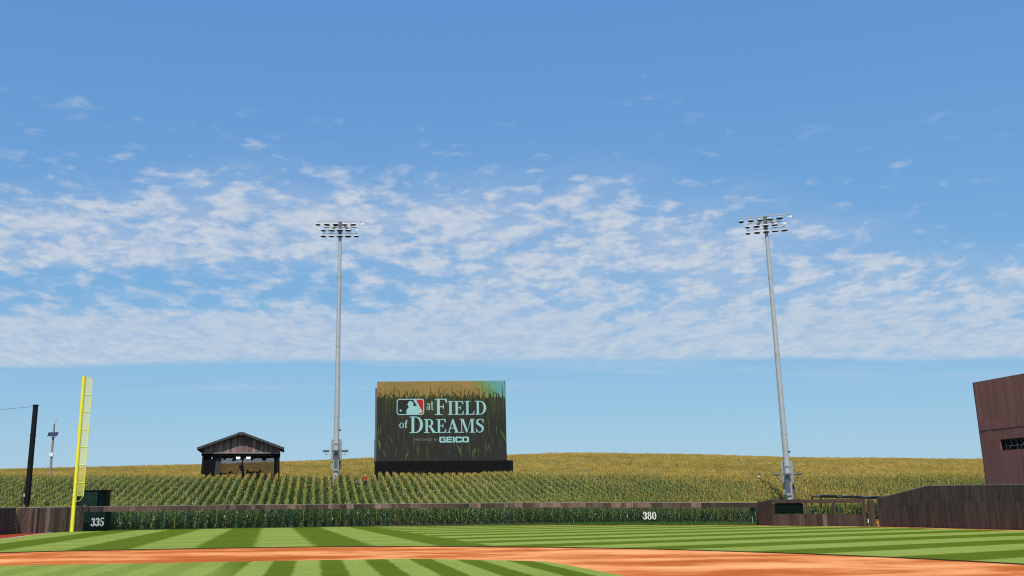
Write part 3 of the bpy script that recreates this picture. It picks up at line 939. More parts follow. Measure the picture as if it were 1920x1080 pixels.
sx_, sy_ = -11.4, 160.4
sp = thing('solar_pole', 'wooden utility pole with small solar panel in the corn', 'pole', (sx_, sy_, float(terrain(sx_, sy_)) - 0.1), -HEAD)
zb = 16.4 - sp.location.z
b = MB(); b.tube([(0, 0, 0), (-0.05, 0, zb - 0.9)], [0.19, 0.15], 10); b.build('pole', 'pole_wood', sp, True)
pan = MB(); pan.box((0, -0.3, zb - 2.5), (1.75, 0.06, 0.85), rx=rad(-35)); pan = pan.build('solar_panel', 'white_paint', sp)
for i in range(4):
    for j in range(2):
        b = MB(); Mx = Matrix.Rotation(rad(-35), 3, 'X')
        c = Vector((0, -0.3, zb - 2.5)) + Mx @ Vector((-0.63 + 0.42 * i, -0.035, -0.2 + 0.4 * j))
        b.box(c, (0.412, 0.012, 0.395), rx=rad(-35)); b.build('cell', 'solar_blue', pan)
b = MB(); b.tube([(-0.4, -0.2, zb - 2.85), (0, 0, zb - 3.2), (0.45, -0.2, zb - 2.85)], 0.035, 6); b.build('panel_bracket', 'galvanised', sp)
b = MB(); b.box((0.02, -0.22, zb - 5.7), (0.7, 0.3, 0.6)); b.build('control_box', 'white_paint', sp, bevel=0.02)
b = MB(); b.tube([(-0.05, 0, zb - 0.95), (-0.05, 0, zb - 0.4)], 0.05, 6); b.box((0.12, -0.08, zb - 0.28), (0.36, 0.22, 0.16), rx=rad(10)); b.tube([(0.02, 0, zb - 0.8), (0.02, 0, zb - 0.62)], 0.16, 8); b.box((0.0, 0, zb - 0.08), (0.2, 0.16, 0.14)); b.build('camera_head', 'lamp_white', sp)

# ------------------------------------------------------------------ bullpen opening in the wall
BP0 = np.array((68.1, 80.05)); BP1 = np.array((72.88, 72.0))
bw = thing('bullpen_wall', 'low brown plank wall with window openings beside the mesh fence', 'wall', (70.5, 76, 0), world=True)
BR = Path([(67.75, 82.3), tuple(BP0), tuple(BP1)])
sA = math.hypot(BP0[0] - 67.75, BP0[1] - 82.3)
plank_run(bw, BR, 0.0, sA, 0.0, lambda s: 2.30 + 0.2 * s / sA, 0.08, 0.6, 0.8, 'bullpen_wood')
LB = np.linalg.norm(BP1 - BP0)
plank_run(bw, BR, sA, sA + LB, 0.0, 1.15, 0.08, 0.38, 0.8, 'bullpen_wood', name='lower_board')
bpc = plane_conv(BP0, BP1)
slab(bw, 'top_beam', 'bullpen_wood', 0.0, 3.1, 2.18, 2.53, -0.05, 0.05, bpc)
slab(bw, 'top_beam', 'bullpen_wood', 3.11, LB, 2.14, 2.50, -0.05, 0.05, bpc)
for u0, u1 in ((0.0, 0.22), (3.42, 3.66), (6.25, 6.45), (LB - 0.28, LB - 0.02)):
    slab(bw, 'post', 'bullpen_wood', u0, u1, 1.152, 2.135, -0.07, 0.04, bpc)
slab(bw, 'window_panel', 'green_panel', 0.24, 3.2, 1.18, 2.22, -0.12, -0.06, bpc)
gp = thing('gate_post', 'thick dark brown gate post at the end of the bullpen wall', 'post', (73.05, 71.5, 0), -HEAD - 0.4)
b = MB(); b.box((0.1, -0.05, 1.22), (0.55, 0.5, 2.44)); b.build('post', 'wall_wood', gp, bevel=0.03)
b = MB(); b.box((-0.25, -0.1, 0.55), (0.08, 0.08, 0.3)); b.build('latch', 'white_paint', gp)

# shade roof of the bullpen behind
sr = thing('shade_canopy', 'dark slatted shade canopy peeking over the bullpen wall', 'canopy', (76.5, 78.5, 0), world=True)
r0 = Vector((73.6, 81.9, 2.88)); r1 = Vector((79.5, 75.3, 2.52)); bk = Vector((2.2, 1.9, 0.10))
fwd_ = (r1 - r0).normalized()
for i in range(15):
    p_ = r0.lerp(r1, (i + 0.5) / 15)
    b = MB(); wd = 0.33
    b.prism([p_ - fwd_ * wd / 2, p_ + fwd_ * wd / 2, p_ + fwd_ * wd / 2 + bk, p_ - fwd_ * wd / 2 + bk], (0, 0, 0.05))
    b.build('slat', 'black_metal' if i % 4 else 'dark_grey', sr)
b = MB(); b.tube([r0 + Vector((0, 0, -0.08)), r1 + Vector((0, 0, -0.08))], 0.07, 6); b.build('front_beam', 'black_metal', sr)
b = MB(); b.tube([r0 + bk + Vector((0, 0, -0.08)), r1 + bk + Vector((0, 0, -0.08))], 0.07, 6); b.build('rear_beam', 'black_metal', sr)
for q in (r0, r1, r0 + bk, r1 + bk):
    b = MB(); b.tube([(q.x, q.y, 0), (q.x, q.y, q.z - 0.1)], 0.07, 6); b.build('post', 'black_metal', sr)

# orange barrow-like crate and white stake in the gap
cr = thing('orange_crate', 'small orange open crate on legs by the right wall', 'crate', (73.75, 72.0, 0.0), -0.9)
for s_ in (-1, 1):
    b = MB(); b.box((0.27 * s_, 0, 0.3), (0.05, 0.5, 0.6)); b.build('side', 'crate_orange', cr)
b = MB(); b.box((0, 0, 0.45), (0.49, 0.5, 0.3)); b.build('box', 'crate_orange', cr)
b = MB(); b.box((0, 0, 0.62), (0.62, 0.56, 0.03)); b.build('lid', 'crate_orange', cr)
st_ = MB(); st_.box((73.3, 71.75, 0.42), (0.09, 0.07, 0.84), rz=0.3); st_.prism([(73.255, 71.715, 0.84), (73.345, 71.715, 0.84), (73.3, 71.715, 0.92)], (0, 0.06, 0))
tag(st_.build('white_stake', 'white_paint'), 'thin white stake beside the orange crate', 'stake')

# green corner post, grey box and small green roof at the end of the mesh fence
q = FP.at(sEnd - 0.45)
ep = thing('corner_post', 'thick teal green post at the right end of the mesh fence', 'post', (float(q[0]) + 0.1, float(q[1]) + 0.35, 0), -0.8)
b = MB(); b.box((0, 0, 0.95), (0.32, 0.3, 1.9)); b.build('post', 'fence_green', ep, bevel=0.02)
b = MB(); b.box((0, -0.18, 0.45), (0.08, 0.05, 0.9)); b.build('hinge_strip', 'galvanised', ep)
q = FP.at(sEnd - 2.0)
kb = thing('low_bench', 'low grey bench with pale edge in the grass behind the mesh fence', 'bench', (float(q[0]) + 0.75, float(q[1]) + 0.9, 0), -0.82)
b = MB(); b.box((0, 0, 0.34), (2.4, 0.5, 0.3)); b.build('body', 'dark_grey', kb, bevel=0.02)
b = MB(); b.box((0, 0, 0.52), (2.5, 0.58, 0.06)); b.build('top', 'concrete', kb)
for s_ in (-1, 1):
    b = MB(); b.box((s_ * 1.0, 0, 0.10), (0.1, 0.4, 0.2)); b.build('leg', 'dark_grey', kb)
gr = thing('green_canopy', 'flat dark green canopy edge above the end of the mesh fence', 'canopy', (69.6, 83.6, 0), -0.85)
b = MB(); b.box((0, 0, 2.52), (2.0, 0.9, 0.07)); b.build('sheet', 'fence_green', gr)
for s_ in (-0.9, 0.9):
    b = MB(); b.tube([(s_, 0, 0), (s_, 0, 2.5)], 0.04, 6); b.build('pole', 'fence_green', gr)

# ------------------------------------------------------------------ right wall and the big tower wall behind it
RW = Path([(73.12, 70.4), (73.05, 63.2), (72.86, 52.8), (72.5, 40.0)])
rwl = thing('outfield_wall', 'dark brown plank wall rising to the right of the bullpen', 'wall', (73, 58, 0), world=True)
RTOP = lambda s: float(np.interp(s, [0, 7.2, 17.6, 31], [2.48, 3.44, 3.30, 3.15]))
plank_run(rwl, RW, 0.0, RW.L, 0.0, lambda s: RTOP(s) * 0.62, 0.10, 1.0, 1.7, 'wall_wood', name='lower_board', jit=0.004, gap=0.004)
plank_run(rwl, RW, 0.0, RW.L, lambda s: RTOP(s) * 0.62 + 0.006, lambda s: RTOP(s) - 0.03, 0.10, 1.0, 1.7, 'wall_wood', name='upper_board', jit=0.004, gap=0.004)
b = MB(); b.tube([(*RW.at(s)[:2], RTOP(s)) for s in (0, 7.2, 17.6, RW.L)], 0.045, 6); b.build('top_rail', 'dark_grey', rwl)

tw_ = thing('batters_eye', 'huge reddish brown plank wall towering at the right edge', 'tower', (83.1, 60, 0), world=True)
EP = Path([(83.16, 68.43), (82.86, 61.84), (82.0, 43.0)])
eyL = EP.L
for z0, z1, s0, s1 in ((0.0, 6.55, 0.0, eyL), (6.555, 7.50, 0.0, 2.5), (6.555, 7.50, 9.5, eyL), (7.505, 8.48, 0.0, eyL), (9.32, 12.9, 0.0, eyL)):
    plank_run(tw_, EP, s0, s1, z0, z1, 0.12, 0.8, 1.25, 'tower_wood', name='board', jit=0.005)
plank_run(tw_, EP, 0.0, eyL, 8.485, 9.315, 0.18, 4.5, 5.5, 'tower_wood', name='band_board', jit=0.004)
b = MB(); b.box((83.34, 68.5, 6.45), (0.5, 0.10, 12.9), rz=0.05); b.build('edge_board', 'wall_wood', tw_)
b = MB(); b.box((84.3, 62.4, 7.0), (0.1, 11.8, 3.6)); b.build('dark_interior_sheet', 'black_cloth', tw_)  # black sheet added behind the window, its colour stands in for interior shade
for k in range(6):
    y0 = 66.0 - k * 1.35
    b = MB(); b.tube([(83.6, y0, 6.3), (83.6, y0 - 1.3, 7.7)], 0.03, 6); b.tube([(83.6, y0, 6.3), (83.6, y0, 7.7)], 0.03, 6); b.build('scaffold_tube', 'galvanised', tw_)
b = MB(); b.tube([(83.6, 66, 6.95), (83.55, 57, 6.95)], 0.03, 6); b.build('scaffold_rail', 'galvanised', tw_)
for k in range(5):
    b = MB(); b.box((83.5, 65.7 - k * 0.62, 7.33 + 0.05 * (k % 2)), (0.25, 0.22, 0.3), rx=0.3 * k); b.build('lamp', 'lamp_dark', tw_)
# rear bracing that holds the wall up
for k in range(4):
    y0 = 66.5 - 6.5 * k
    b = MB(); b.tube([(83.35, y0, 11.5), (88.0, y0, 0.0)], 0.12, 8); b.build('brace', 'dark_grey', tw_)

# ------------------------------------------------------------------ light poles
def lamp_parts(root, x, z, yaw, tilt, y=-0.25, k=1.0):
    """one floodlight: bowl, dark lens, visor, hanger"""
    M = Matrix.Translation((x, y, z)) @ Matrix.Rotation(yaw, 4, 'Z') @ Matrix.Rotation(tilt, 4, 'X')
    T = lambda p_: tuple(M @ (Vector(p_) * k))
    prof = [(0.10, 0.10), (0.24, 0.075), (0.40, 0.0), (0.50, -0.10), (0.52, -0.15)]
    N = 14; V = []; Fc = []
    for r_, zz in prof:
        for j in range(N):
            th = 2 * math.pi * j / N
            V.append(T((r_ * math.cos(th), r_ * 0.62 * math.sin(th), zz)))
    for i in range(len(prof) - 1):
        for j in range(N):
            kk_ = (j + 1) % N
            Fc.append((i * N + j, (i + 1) * N + j, (i + 1) * N + kk_, i * N + kk_))
    Fc.append(tuple(range(N)))
    mb = MB(); mb.add(V, Fc); lamp = mb.build('floodlight', 'lamp_white', root, True)
    mb = MB(); mb.add([T((0.51 * math.cos(2 * math.pi * j / N), 0.316 * math.sin(2 * math.pi * j / N), -0.14)) for j in range(N)], [tuple(range(N))[::-1]]); mb.build('lens', 'lamp_dark', lamp)
    mb = MB(); V = []; Fc = []
    for zz, ex in ((-0.12, 1.0), (-0.22, 1.03)):
        for j in range(9):
            th = math.pi * j / 8
            V.append(T((0.53 * ex * math.cos(th), 0.33 * ex * math.sin(th), zz)))
    for j in range(8):
        Fc.append((j, j + 1, 9 + j + 1, 9 + j))
    mb.add(V, Fc); vv = mb.build('visor', 'lamp_dark', lamp)
    so = vv.modifiers.new('solid', 'SOLIDIFY'); so.thickness = 0.02
    return lamp


def light_pole(loc, H, rz, label, yaws):
    o = thing('light_pole', label, 'light pole', loc, rz, 'stadium light poles in the corn')
    b = MB(); b.tube([(0, 0, 0), (0, 0, H * 0.33), (0, 0, H * 0.66), (0, 0, H)], [0.44, 0.36, 0.29, 0.215], 20); b.build('pole', 'galvanised', o, True)
    for z in (H * 0.26, H * 0.52, H * 0.78):
        b = MB(); b.tube([(0, 0, z), (0, 0, z + 0.5)], np.interp([z], [0, H], [0.46, 0.235])[0], 20); b.build('joint_sleeve', 'galvanised', o, True)
    # head: three cross arms
    for z, hw, n in ((H - 0.15, 3.25, 6), (H - 1.05, 2.45, 5), (H - 1.95, 2.45, 5)):
        b = MB(); b.box((0, -0.3, z), (hw * 2 + 0.15, 0.12, 0.11)); arm = b.build('cross_arm', 'galvanised', o)
        xs = np.linspace(-hw, hw, n)
        for i, x in enumerate(xs):
            yw = -0.7 * x / hw + yaws + 0.2 * math.sin(i * 2.7 + z)
            b = MB(); b.tube([(x, -0.3, z - 0.05), (x, -0.42, z - 0.3)], 0.035, 6); b.build('hanger', 'dark_grey', arm)
            lamp_parts(o, x, z - 0.40, yw, rad(-9 + 5 * math.sin(i * 1.9 + z)) if i < n - 1 or n == 5 and z < H - 1.5 else rad(32), y=-0.45, k=0.86)
    for s_ in (-1, 1):
        b = MB(); b.box((s_ * 0.85, 0.15, H - 0.85), (0.34, 0.3, 1.25), ry=rad(-s_ * 35)); b.build('ballast_box', 'ballast_tan', o)
        b = MB(); b.tube([(s_ * 1.7, -0.3, H - 0.2), (s_ * 1.7, -0.3, H - 1.95)], 0.03, 6); b.build('tie_rod', 'galvanised', o)
    b = MB(); b.box((0, -0.2, H - 1.1), (0.5, 0.35, 1.9)); b.build('mount_plate', 'dark_grey', o)
    # cabinets and low floodlights near the base; zc = their centre height above ground
    zc = 4.9
    b = MB(); b.box((-0.56, 0.38, zc + 0.9), (0.36, 0.32, 2.9)); b.build('cabinet', 'grey_cabinet', o, bevel=0.02)
    b = MB(); b.box((0.56, 0.38, zc + 0.9), (0.36, 0.32, 2.9)); b.build('cabinet', 'grey_cabinet', o, bevel=0.02)
    b = MB(); b.box((-0.56, 0.38, zc - 1.25), (0.34, 0.3, 1.25)); b.build('cabinet', 'grey_cabinet', o, bevel=0.02)
    b = MB(); b.box((0.56, 0.38, zc - 1.25), (0.34, 0.3, 1.25)); b.build('cabinet', 'dark_grey', o, bevel=0.02)
    b = MB(); b.box((0, -0.44, zc - 0.95), (0.46, 0.24, 1.5)); b.build('breaker_box', 'dark_grey', o, bevel=0.02)
    b = MB(); b.box((0, -0.45, zc - 1.95), (0.62, 0.28, 0.32)); b.build('meter_box', 'grey_cabinet', o, bevel=0.02)
    b = MB(); b.tube([(0.36, -0.2, zc - 2.2), (0.42, -0.3, zc - 0.9), (0.30, -0.3, zc + 0.4)], 0.035, 6); b.build('conduit', 'galvanised', o)
    b = MB(); b.box((0, -0.5, zc + 0.2), (1.9, 0.07, 0.07)); b.build('low_arm', 'galvanised', o)
    b = MB(); b.box((0, -0.46, zc + 1.75), (0.8, 0.07, 0.07)); b.build('top_bracket', 'galvanised', o)
    for x in (-1.35, 0.0, 1.3):
        lx = MB(); lx.box((x, -0.75, zc + 0.66), (0.95, 0.42, 0.12), rx=rad(14)); lx.box((x, -0.68, zc + 0.75), (0.8, 0.3, 0.10), rx=rad(14)); lo_ = lx.build('low_floodlight', 'dark_grey', o, bevel=0.02)
        b = MB(); b.box((x, -0.78, zc + 0.575), (0.88, 0.40, 0.06), rx=rad(14)); b.build('lens', 'lamp_dark', lo_)
        b = MB(); b.tube([(x, -0.6, zc + 0.6), (x, -0.55, zc + 0.22)], 0.03, 6); b.tube([(x - 0.25, -0.55, zc + 0.2), (x + 0.25, -0.55, zc + 0.2)], 0.03, 6); b.build('bracket', 'dark_grey', lo_)
    b = MB(); b.box((0.48, -0.1, zc + 3.6), (0.26, 0.2, 0.2)); b.build('sensor', 'black_metal', o)
    return o


z1 = float(terrain(30.85, 132.9))
light_pole((30.85, 132.9, z1 - 0.1), 43.9 - z1, -HEAD + 0.03, 'tall grey floodlight pole standing left of the video screen', 0.15)
z2 = float(terrain(88.8, 112.2))
light_pole((88.8, 112.2, z2 - 0.1), 41.9 - z2, -HEAD - 0.35, 'tall grey floodlight pole rising behind the bullpen wall on the right', 0.35)

# ------------------------------------------------------------------ video screen
def glow(name, col, k=0.93):
    m, t, p, _ = newmat(name)
    p.inputs['Base Color'].default_value = (0.006, 0.006, 0.006, 1)
    p.inputs['Roughness'].default_value = 0.55
    p.inputs['Specular IOR Level'].default_value = 0.2
    p.inputs['Emission Color'].default_value = (*col, 1)
    p.inputs['Emission Strength'].default_value = k
    return m


glow('led_teal', srgb(150, 203, 200))
glow('led_teal_dim', srgb(125, 130, 122))
glow('led_red', srgb(186, 28, 40))
glow('led_dark', srgb(36, 36, 36))
glow('led_leaf', srgb(62, 84, 40))
glow('led_leaf_bright', srgb(74, 108, 50))
glow('led_leaf_dry', srgb(84, 88, 52))
glow('led_stalk_dark', srgb(50, 54, 32))
SW, SH = 18.85, 11.5
m, t, p, _ = newmat('led_picture')
oc = t.new('ShaderNodeTexCoord').outputs['Object']
s = t.sep(oc)
u = t.m('DIVIDE', t.m('ADD', s[0], SW / 2), SW); v = t.m('DIVIDE', t.m('SUBTRACT', s[2], 4.35), SH)
skyb = t.mix(t.ss(0.35, 0.7, t.noise(oc, 0.35, 4, 0.5)), srgb(166, 144, 76), srgb(190, 154, 88))
skyb = t.mix(t.m('MULTIPLY', t.ss(0.97, 0.80, v), 0.5), skyb, srgb(160, 140, 60))
cy_ = t.m('ADD', t.m('MULTIPLY', t.m('SUBTRACT', u, 0.74), 3.2), t.m('MULTIPLY', t.m('SUBTRACT', v, 0.86), 1.6))
skyb = t.mix(t.ss(0.05, 0.5, cy_), skyb, srgb(126, 170, 92))
skyb = t.mix(t.ss(0.35, 0.85, cy_), skyb, srgb(116, 190, 196))
st1 = t.noise(t.vm('MULTIPLY', oc, (2.6, 1.0, 0.16)), 1.5, 5, 0.6)
st2 = t.noise(t.vm('MULTIPLY', oc, (1.0, 1.0, 0.5)), 0.9, 4, 0.6)
cornc = t.mix(t.ss(0.5, 0.72, st1), srgb(47, 46, 40), srgb(66, 72, 44))
cornc = t.mix(t.ss(0.45, 0.7, st2), cornc, srgb(52, 50, 44))
cornc = t.mix(t.m('MULTIPLY', t.ss(0.45, 0.82, v), 0.8), cornc, t.mix(t.ss(0.42, 0.6, st1), srgb(44, 50, 28), srgb(84, 98, 48)))
edge = t.m('ADD', 0.80, t.m('MULTIPLY', t.m('SUBTRACT', t.noise(t.vm('MULTIPLY', oc, (3.0, 1.0, 0.25)), 1.6, 5, 0.7), 0.5), 0.26))
img = t.mix(t.ss(-0.01, 0.012, t.m('SUBTRACT', v, edge)), cornc, skyb)
# faint seams between LED cabinets
seam = t.m('MINIMUM', t.m('PINGPONG', t.m('ADD', s[0], 40.0), 0.48), t.m('PINGPONG', s[2], 0.48))
img = t.mix(t.m('MULTIPLY', t.m('LESS_THAN', seam, 0.012), 0.25), img, (0.03, 0.03, 0.03))
p.inputs['Base Color'].default_value = (0.006, 0.006, 0.006, 1)
p.inputs['Roughness'].default_value = 0.6
p.inputs['Specular IOR Level'].default_value = 0.2
t.put(p.inputs['Emission Color'], img)
p.inputs['Emission Strength'].default_value = 0.64

scx, scy = 46.07, 132.7
zg = float(terrain(scx, scy))
vsn = thing('video_screen', 'large dark video screen on a black base standing in the corn', 'video screen', (scx, scy, zg - 0.1), -HEAD)
DZ = 8.62 - zg + 0.1 - 4.35        # picture bottom sits 4.35 + DZ above the base
def S(u_, v_):                       # picture fractions -> local x, z
    return (-SW / 2 + u_ * SW, 4.35 + v_ * SH)
zbase = -1.0 - DZ
if abs(DZ) > 1e-6:
    vsn.location.z += DZ
b = MB(); b.box((0.3, 0.5, (4.3 + zbase) / 2), (19.6, 0.2, 4.3 - zbase)); b.build('base_frame', 'black_cloth', vsn)
b = MB(); b.box((0, 0.45, 4.35 + SH / 2), (SW, 0.5, SH)); b.build('cabinet', 'black_metal', vsn)
b = MB(); b.add([(-SW / 2, 0.19, 4.35), (SW / 2 + 0.02, 0.19, 4.35), (SW / 2 - 0.1, 0.19, 4.35 + SH), (-SW / 2, 0.19, 4.35 + SH)], [(0, 1, 2, 3)]); pict = b.build('picture', 'led_picture', vsn)
b = MB(); b.box((-SW / 2 - 0.14, 0.55, 4.35 + SH * 0.46), (0.25, 0.5, SH * 0.92)); b.build('side_frame', 'dark_grey', vsn)
b = MB(); b.box((-SW / 2 - 0.2, 0.9, 4.35 + SH * 0.13), (0.3, 0.5, SH * 0.29)); b.build('side_frame', 'black_metal', vsn)
for i in range(8):
    x0 = -SW / 2 - 0.25 + i * 19.95 / 8
    b = MB(); b.box((x0 + 19.95 / 16, 0.1, (4.33 + zbase) / 2), (19.95 / 8 - 0.01, 0.5, 4.33 - zbase)); b.build('base_panel', 'black_cloth', vsn)
for x in (-7.5, -2.5, 2.5, 7.5):
    b = MB(); b.tube([(x, 0.95, zbase), (x, 0.95, 15.2)], 0.16, 8); b.tube([(x, 4.0, zbase), (x, 0.95, 9.0)], 0.1, 8); b.build('support', 'galvanised', vsn)
conv = lambda u_, v_, z: (u_, 0.182 - z, v_)
def scr_word(text, font, X0, X1, Y0, Y1, mat, name, track=0.0, slant=0.0):
    """zoomed-photo pixels -> picture plane"""
    (xa, za), (xb, zb_) = S((X0 - 85) / 1190, (805 - Y1) / 740), S((X1 - 85) / 1190, (805 - Y0) / 740)
    W_, sx, sy = word(text, font, zb_ - za, xb - xa, track)
    for gl_, x in W_:
        mb = MB(); lay(mb, gl_, xa + x * sx, za, sx, sy, conv, 0.010, 0.0008, slant); mb.build(name, mat, pict)
def scr_poly(pts, z, mat, name='picture_detail', par=None):
    mb = MB(); P_ = [S((X - 85) / 1190, (805 - Y) / 740) for X, Y in pts]
    a = sum(P_[k][0] * P_[(k + 1) % len(P_)][1] - P_[(k + 1) % len(P_)][0] * P_[k][1] for k in range(len(P_)))
    if a < 0: P_ = P_[::-1]
    mb.add([conv(x, zz, z) for x, zz in P_], [tuple(range(len(P_)))]); return mb.build(name, mat, par or pict)
# corn silhouettes against the sky and lit leaves low down, as shown on the screen
rs = random.Random(3)
for i in range(46):
    X = 95 + i * 25.5 + rs.uniform(-9, 9); top = rs.choice([95, 130, 150, 165, 175, 185]) + rs.uniform(-15, 10)
    mb = MB(); g = G(); lean = rs.uniform(-14, 14)
    g.stroke([(X, 235), (X + lean * 0.4, (235 + top) / 2), (X + lean, top)], [rs.uniform(5, 11), rs.uniform(4, 8), 1.5], 4)
    if rs.random() < 0.6:
        d_ = rs.choice((-1, 1)) * rs.uniform(18, 42); y_ = rs.uniform(165, 205)
        g.stroke([(X, y_ + 30), (X + d_ * 0.5, y_), (X + d_, y_ - rs.uniform(-8, 22))], [9, 7, 1.5], 4)
    if rs.random() < 0.4:
        d_ = rs.choice((-1, 1)) * rs.uniform(12, 28); y_ = rs.uniform(120, 165)
        g.stroke([(X + lean * .6, y_ + 25), (X + d_ * 0.6, y_), (X + d_, y_ - 18)], [5, 4, 1], 4)
    for st in g.s:
        for quad in st:
            P_ = [S((x - 85) / 1190, (805 - y_) / 740) for x, y_ in quad]
            a = sum(P_[k][0] * P_[(k + 1) % 4][1] - P_[(k + 1) % 4][0] * P_[k][1] for k in range(4))
            if a < 0: P_ = P_[::-1]
            mb.add([conv(x, zz, 0.002) for x, zz in P_], [(0, 1, 2, 3)])
    mb.build('corn_silhouette', 'led_stalk_dark', pict)
leaves = [((95, 600), (112, 640), (118, 700), 26), ((190, 565), (215, 600), (238, 650), 16), ((135, 690), (155, 730), (175, 775), 14), ((380, 715), (362, 750), (352, 795), 18), ((425, 560), (428, 630), (424, 690), 14),
          ((475, 670), (462, 690), (448, 728), 12), ((820, 655), (845, 705), (858, 765), 20), ((868, 640), (862, 690), (856, 745), 12), ((925, 640), (932, 690), (940, 745), 12), ((998, 690), (980, 720), (962, 765), 20),
          ((955, 700), (966, 740), (968, 800), 14), ((1085, 610), (1080, 690), (1078, 770), 9), ((1122, 655), (1108, 680), (1096, 715), 14), ((1140, 690), (1128, 710), (1116, 735), 11), ((1212, 600), (1215, 640), (1213, 680), 9),
          ((1215, 525), (1245, 570), (1272, 640), 18), ((1240, 660), (1232, 670), (1224, 680), 10), ((270, 690), (262, 730), (250, 770), 10), ((750, 720), (746, 735), (744, 745), 8), ((665, 655), (663, 668), (660, 678), 9),
          ((540, 740), (552, 755), (566, 768), 7), ((100, 480), (102, 530), (98, 580), 8), ((620, 520), (622, 560), (620, 600), 6)]
for i, (p0, p1, p2, wd) in enumerate(leaves):
    g = G().stroke([p0, p1, p2], [2, wd * 0.7, 3], 5); mb = MB()
    for quad in g.s[0]:
        P_ = [S((x - 85) / 1190, (805 - y_) / 740) for x, y_ in quad]
        a = sum(P_[k][0] * P_[(k + 1) % 4][1] - P_[(k + 1) % 4][0] * P_[k][1] for k in range(4))
        if a < 0: P_ = P_[::-1]
        mb.add([conv(x, zz, 0.003) for x, zz in P_], [(0, 1, 2, 3)])
    mb.build('lit_leaf', ('led_leaf_bright', 'led_leaf', 'led_leaf_dry')[i % 3], pict)
for i in range(44):       # pale stalks catching light
    X = rs.uniform(95, 1262); Y = rs.uniform(240, 700); L_ = rs.uniform(40, 130)
    scr_poly([(X, Y), (X + rs.uniform(2, 4.5), Y), (X + rs.uniform(0, 5), Y + L_), (X + rs.uniform(-3, 0), Y + L_)], 0.0025 + 0.0001 * i, rs.choice(['led_leaf', 'led_leaf_dry', 'led_stalk_dark']), 'lit_stalk')
# emblem
def rrect(x0, y0, x1, y1, r, n=5):
    P_ = []
    for cx_, cy_2, a0 in ((x1 - r, y0 + r, -90), (x1 - r, y1 - r, 0), (x0 + r, y1 - r, 90), (x0 + r, y0 + r, 180)):
        P_ += [(cx_ + r * math.cos(rad(a0 + 90 * k / n)), cy_2 + r * math.sin(rad(a0 + 90 * k / n))) for k in range(n + 1)]
    return P_
em = scr_poly(rrect(268, 230, 522, 380, 24), 0.008, 'led_teal', 'emblem')
scr_poly(rrect(276, 238, 514, 372, 18), 0.0095, 'led_dark', 'emblem_field')
scr_poly([(447, 238), (496, 238), (506, 242), (512, 250), (514, 258), (514, 354), (511, 364), (504, 370), (496, 372), (474, 372), (472, 364), (498, 360), (505, 345), (500, 330), (478, 300)], 0.011, 'led_red', 'emblem_field')
scr_poly([(360, 372), (358, 345), (364, 325), (380, 310), (376, 300), (372, 290), (376, 284), (358, 286), (372, 276), (376, 260), (390, 250), (408, 252), (420, 265), (423, 280), (420, 298), (446, 296), (458, 302), (440, 270), (420, 238), (447, 238), (470, 286), (488, 318), (503, 338), (505, 348), (498, 360), (472, 366), (470, 372)], 0.0125, 'led_teal', 'emblem_figure')
scr_poly([(305 + 10 * math.cos(i * math.pi / 8), 339 + 10 * math.sin(i * math.pi / 8)) for i in range(16)], 0.0125, 'led_teal', 'emblem_ball')
scr_word('at', serif_low, 543, 610, 205, 335, 'led_teal', 'letter', 0.0)
scr_word('F', serif_caps, 622, 735, 232, 382, 'led_teal', 'letter')
scr_word('IELD', serif_caps, 740, 1098, 254, 382, 'led_teal', 'letter', 0.05)
scr_word('of', serif_low, 293, 372, 395, 502, 'led_teal', 'letter', 0.02)
scr_word('D', serif_caps, 388, 515, 395, 548, 'led_teal', 'letter')
scr_word('REAMS', serif_caps, 520, 1076, 421, 548, 'led_teal', 'letter', 0.02)
scr_word('PRESENTED BY', thin_caps, 436, 648, 601, 621, 'led_teal_dim', 'letter')
scr_word('GEICO', sans_bold, 660, 932, 585, 638, 'led_teal', 'letter', 0.03)

# ------------------------------------------------------------------ stage pavilion
stx, sty = 17.7, 137.1
zs_ = float(terrain(stx, sty))
stg = thing('stage_pavilion', 'small open gabled wooden pavilion with dark curtains in the corn', 'pavilion', (stx, sty, zs_ - 0.1), -0.06)
Z = lambda z: z - stg.location.z         # world height -> local
APEX, EAVE, GB = Z(12.72), Z(10.55), Z(9.90)
HW, OV, DEP = 5.34, 0.92, 5.5
slope = (APEX - EAVE) / 6.2
xs = np.linspace(-HW, HW, 33)
for i in range(32):           # gable boards
    x0, x1 = xs[i] + 0.006, xs[i + 1] - 0.006
    top = lambda x: APEX - 0.36 - (APEX - 0.12 - EAVE) / 5.63 * max(0.0, abs(x) - 0.45)
    o = random.uniform(-0.012, 0.012)
    b = MB(); b.prism([(x0, o, GB), (x1, o, GB), (x1, o, top(x1)), (x0, o, top(x0))], (0, 0.08, 0)); b.build('gable_board', 'stage_wood', stg)
b = MB(); b.box((0, -0.06, GB - 0.06), (2 * HW + 0.2, 0.2, 0.14)); b.build('gable_trim', 'rail_wood_pale', stg)
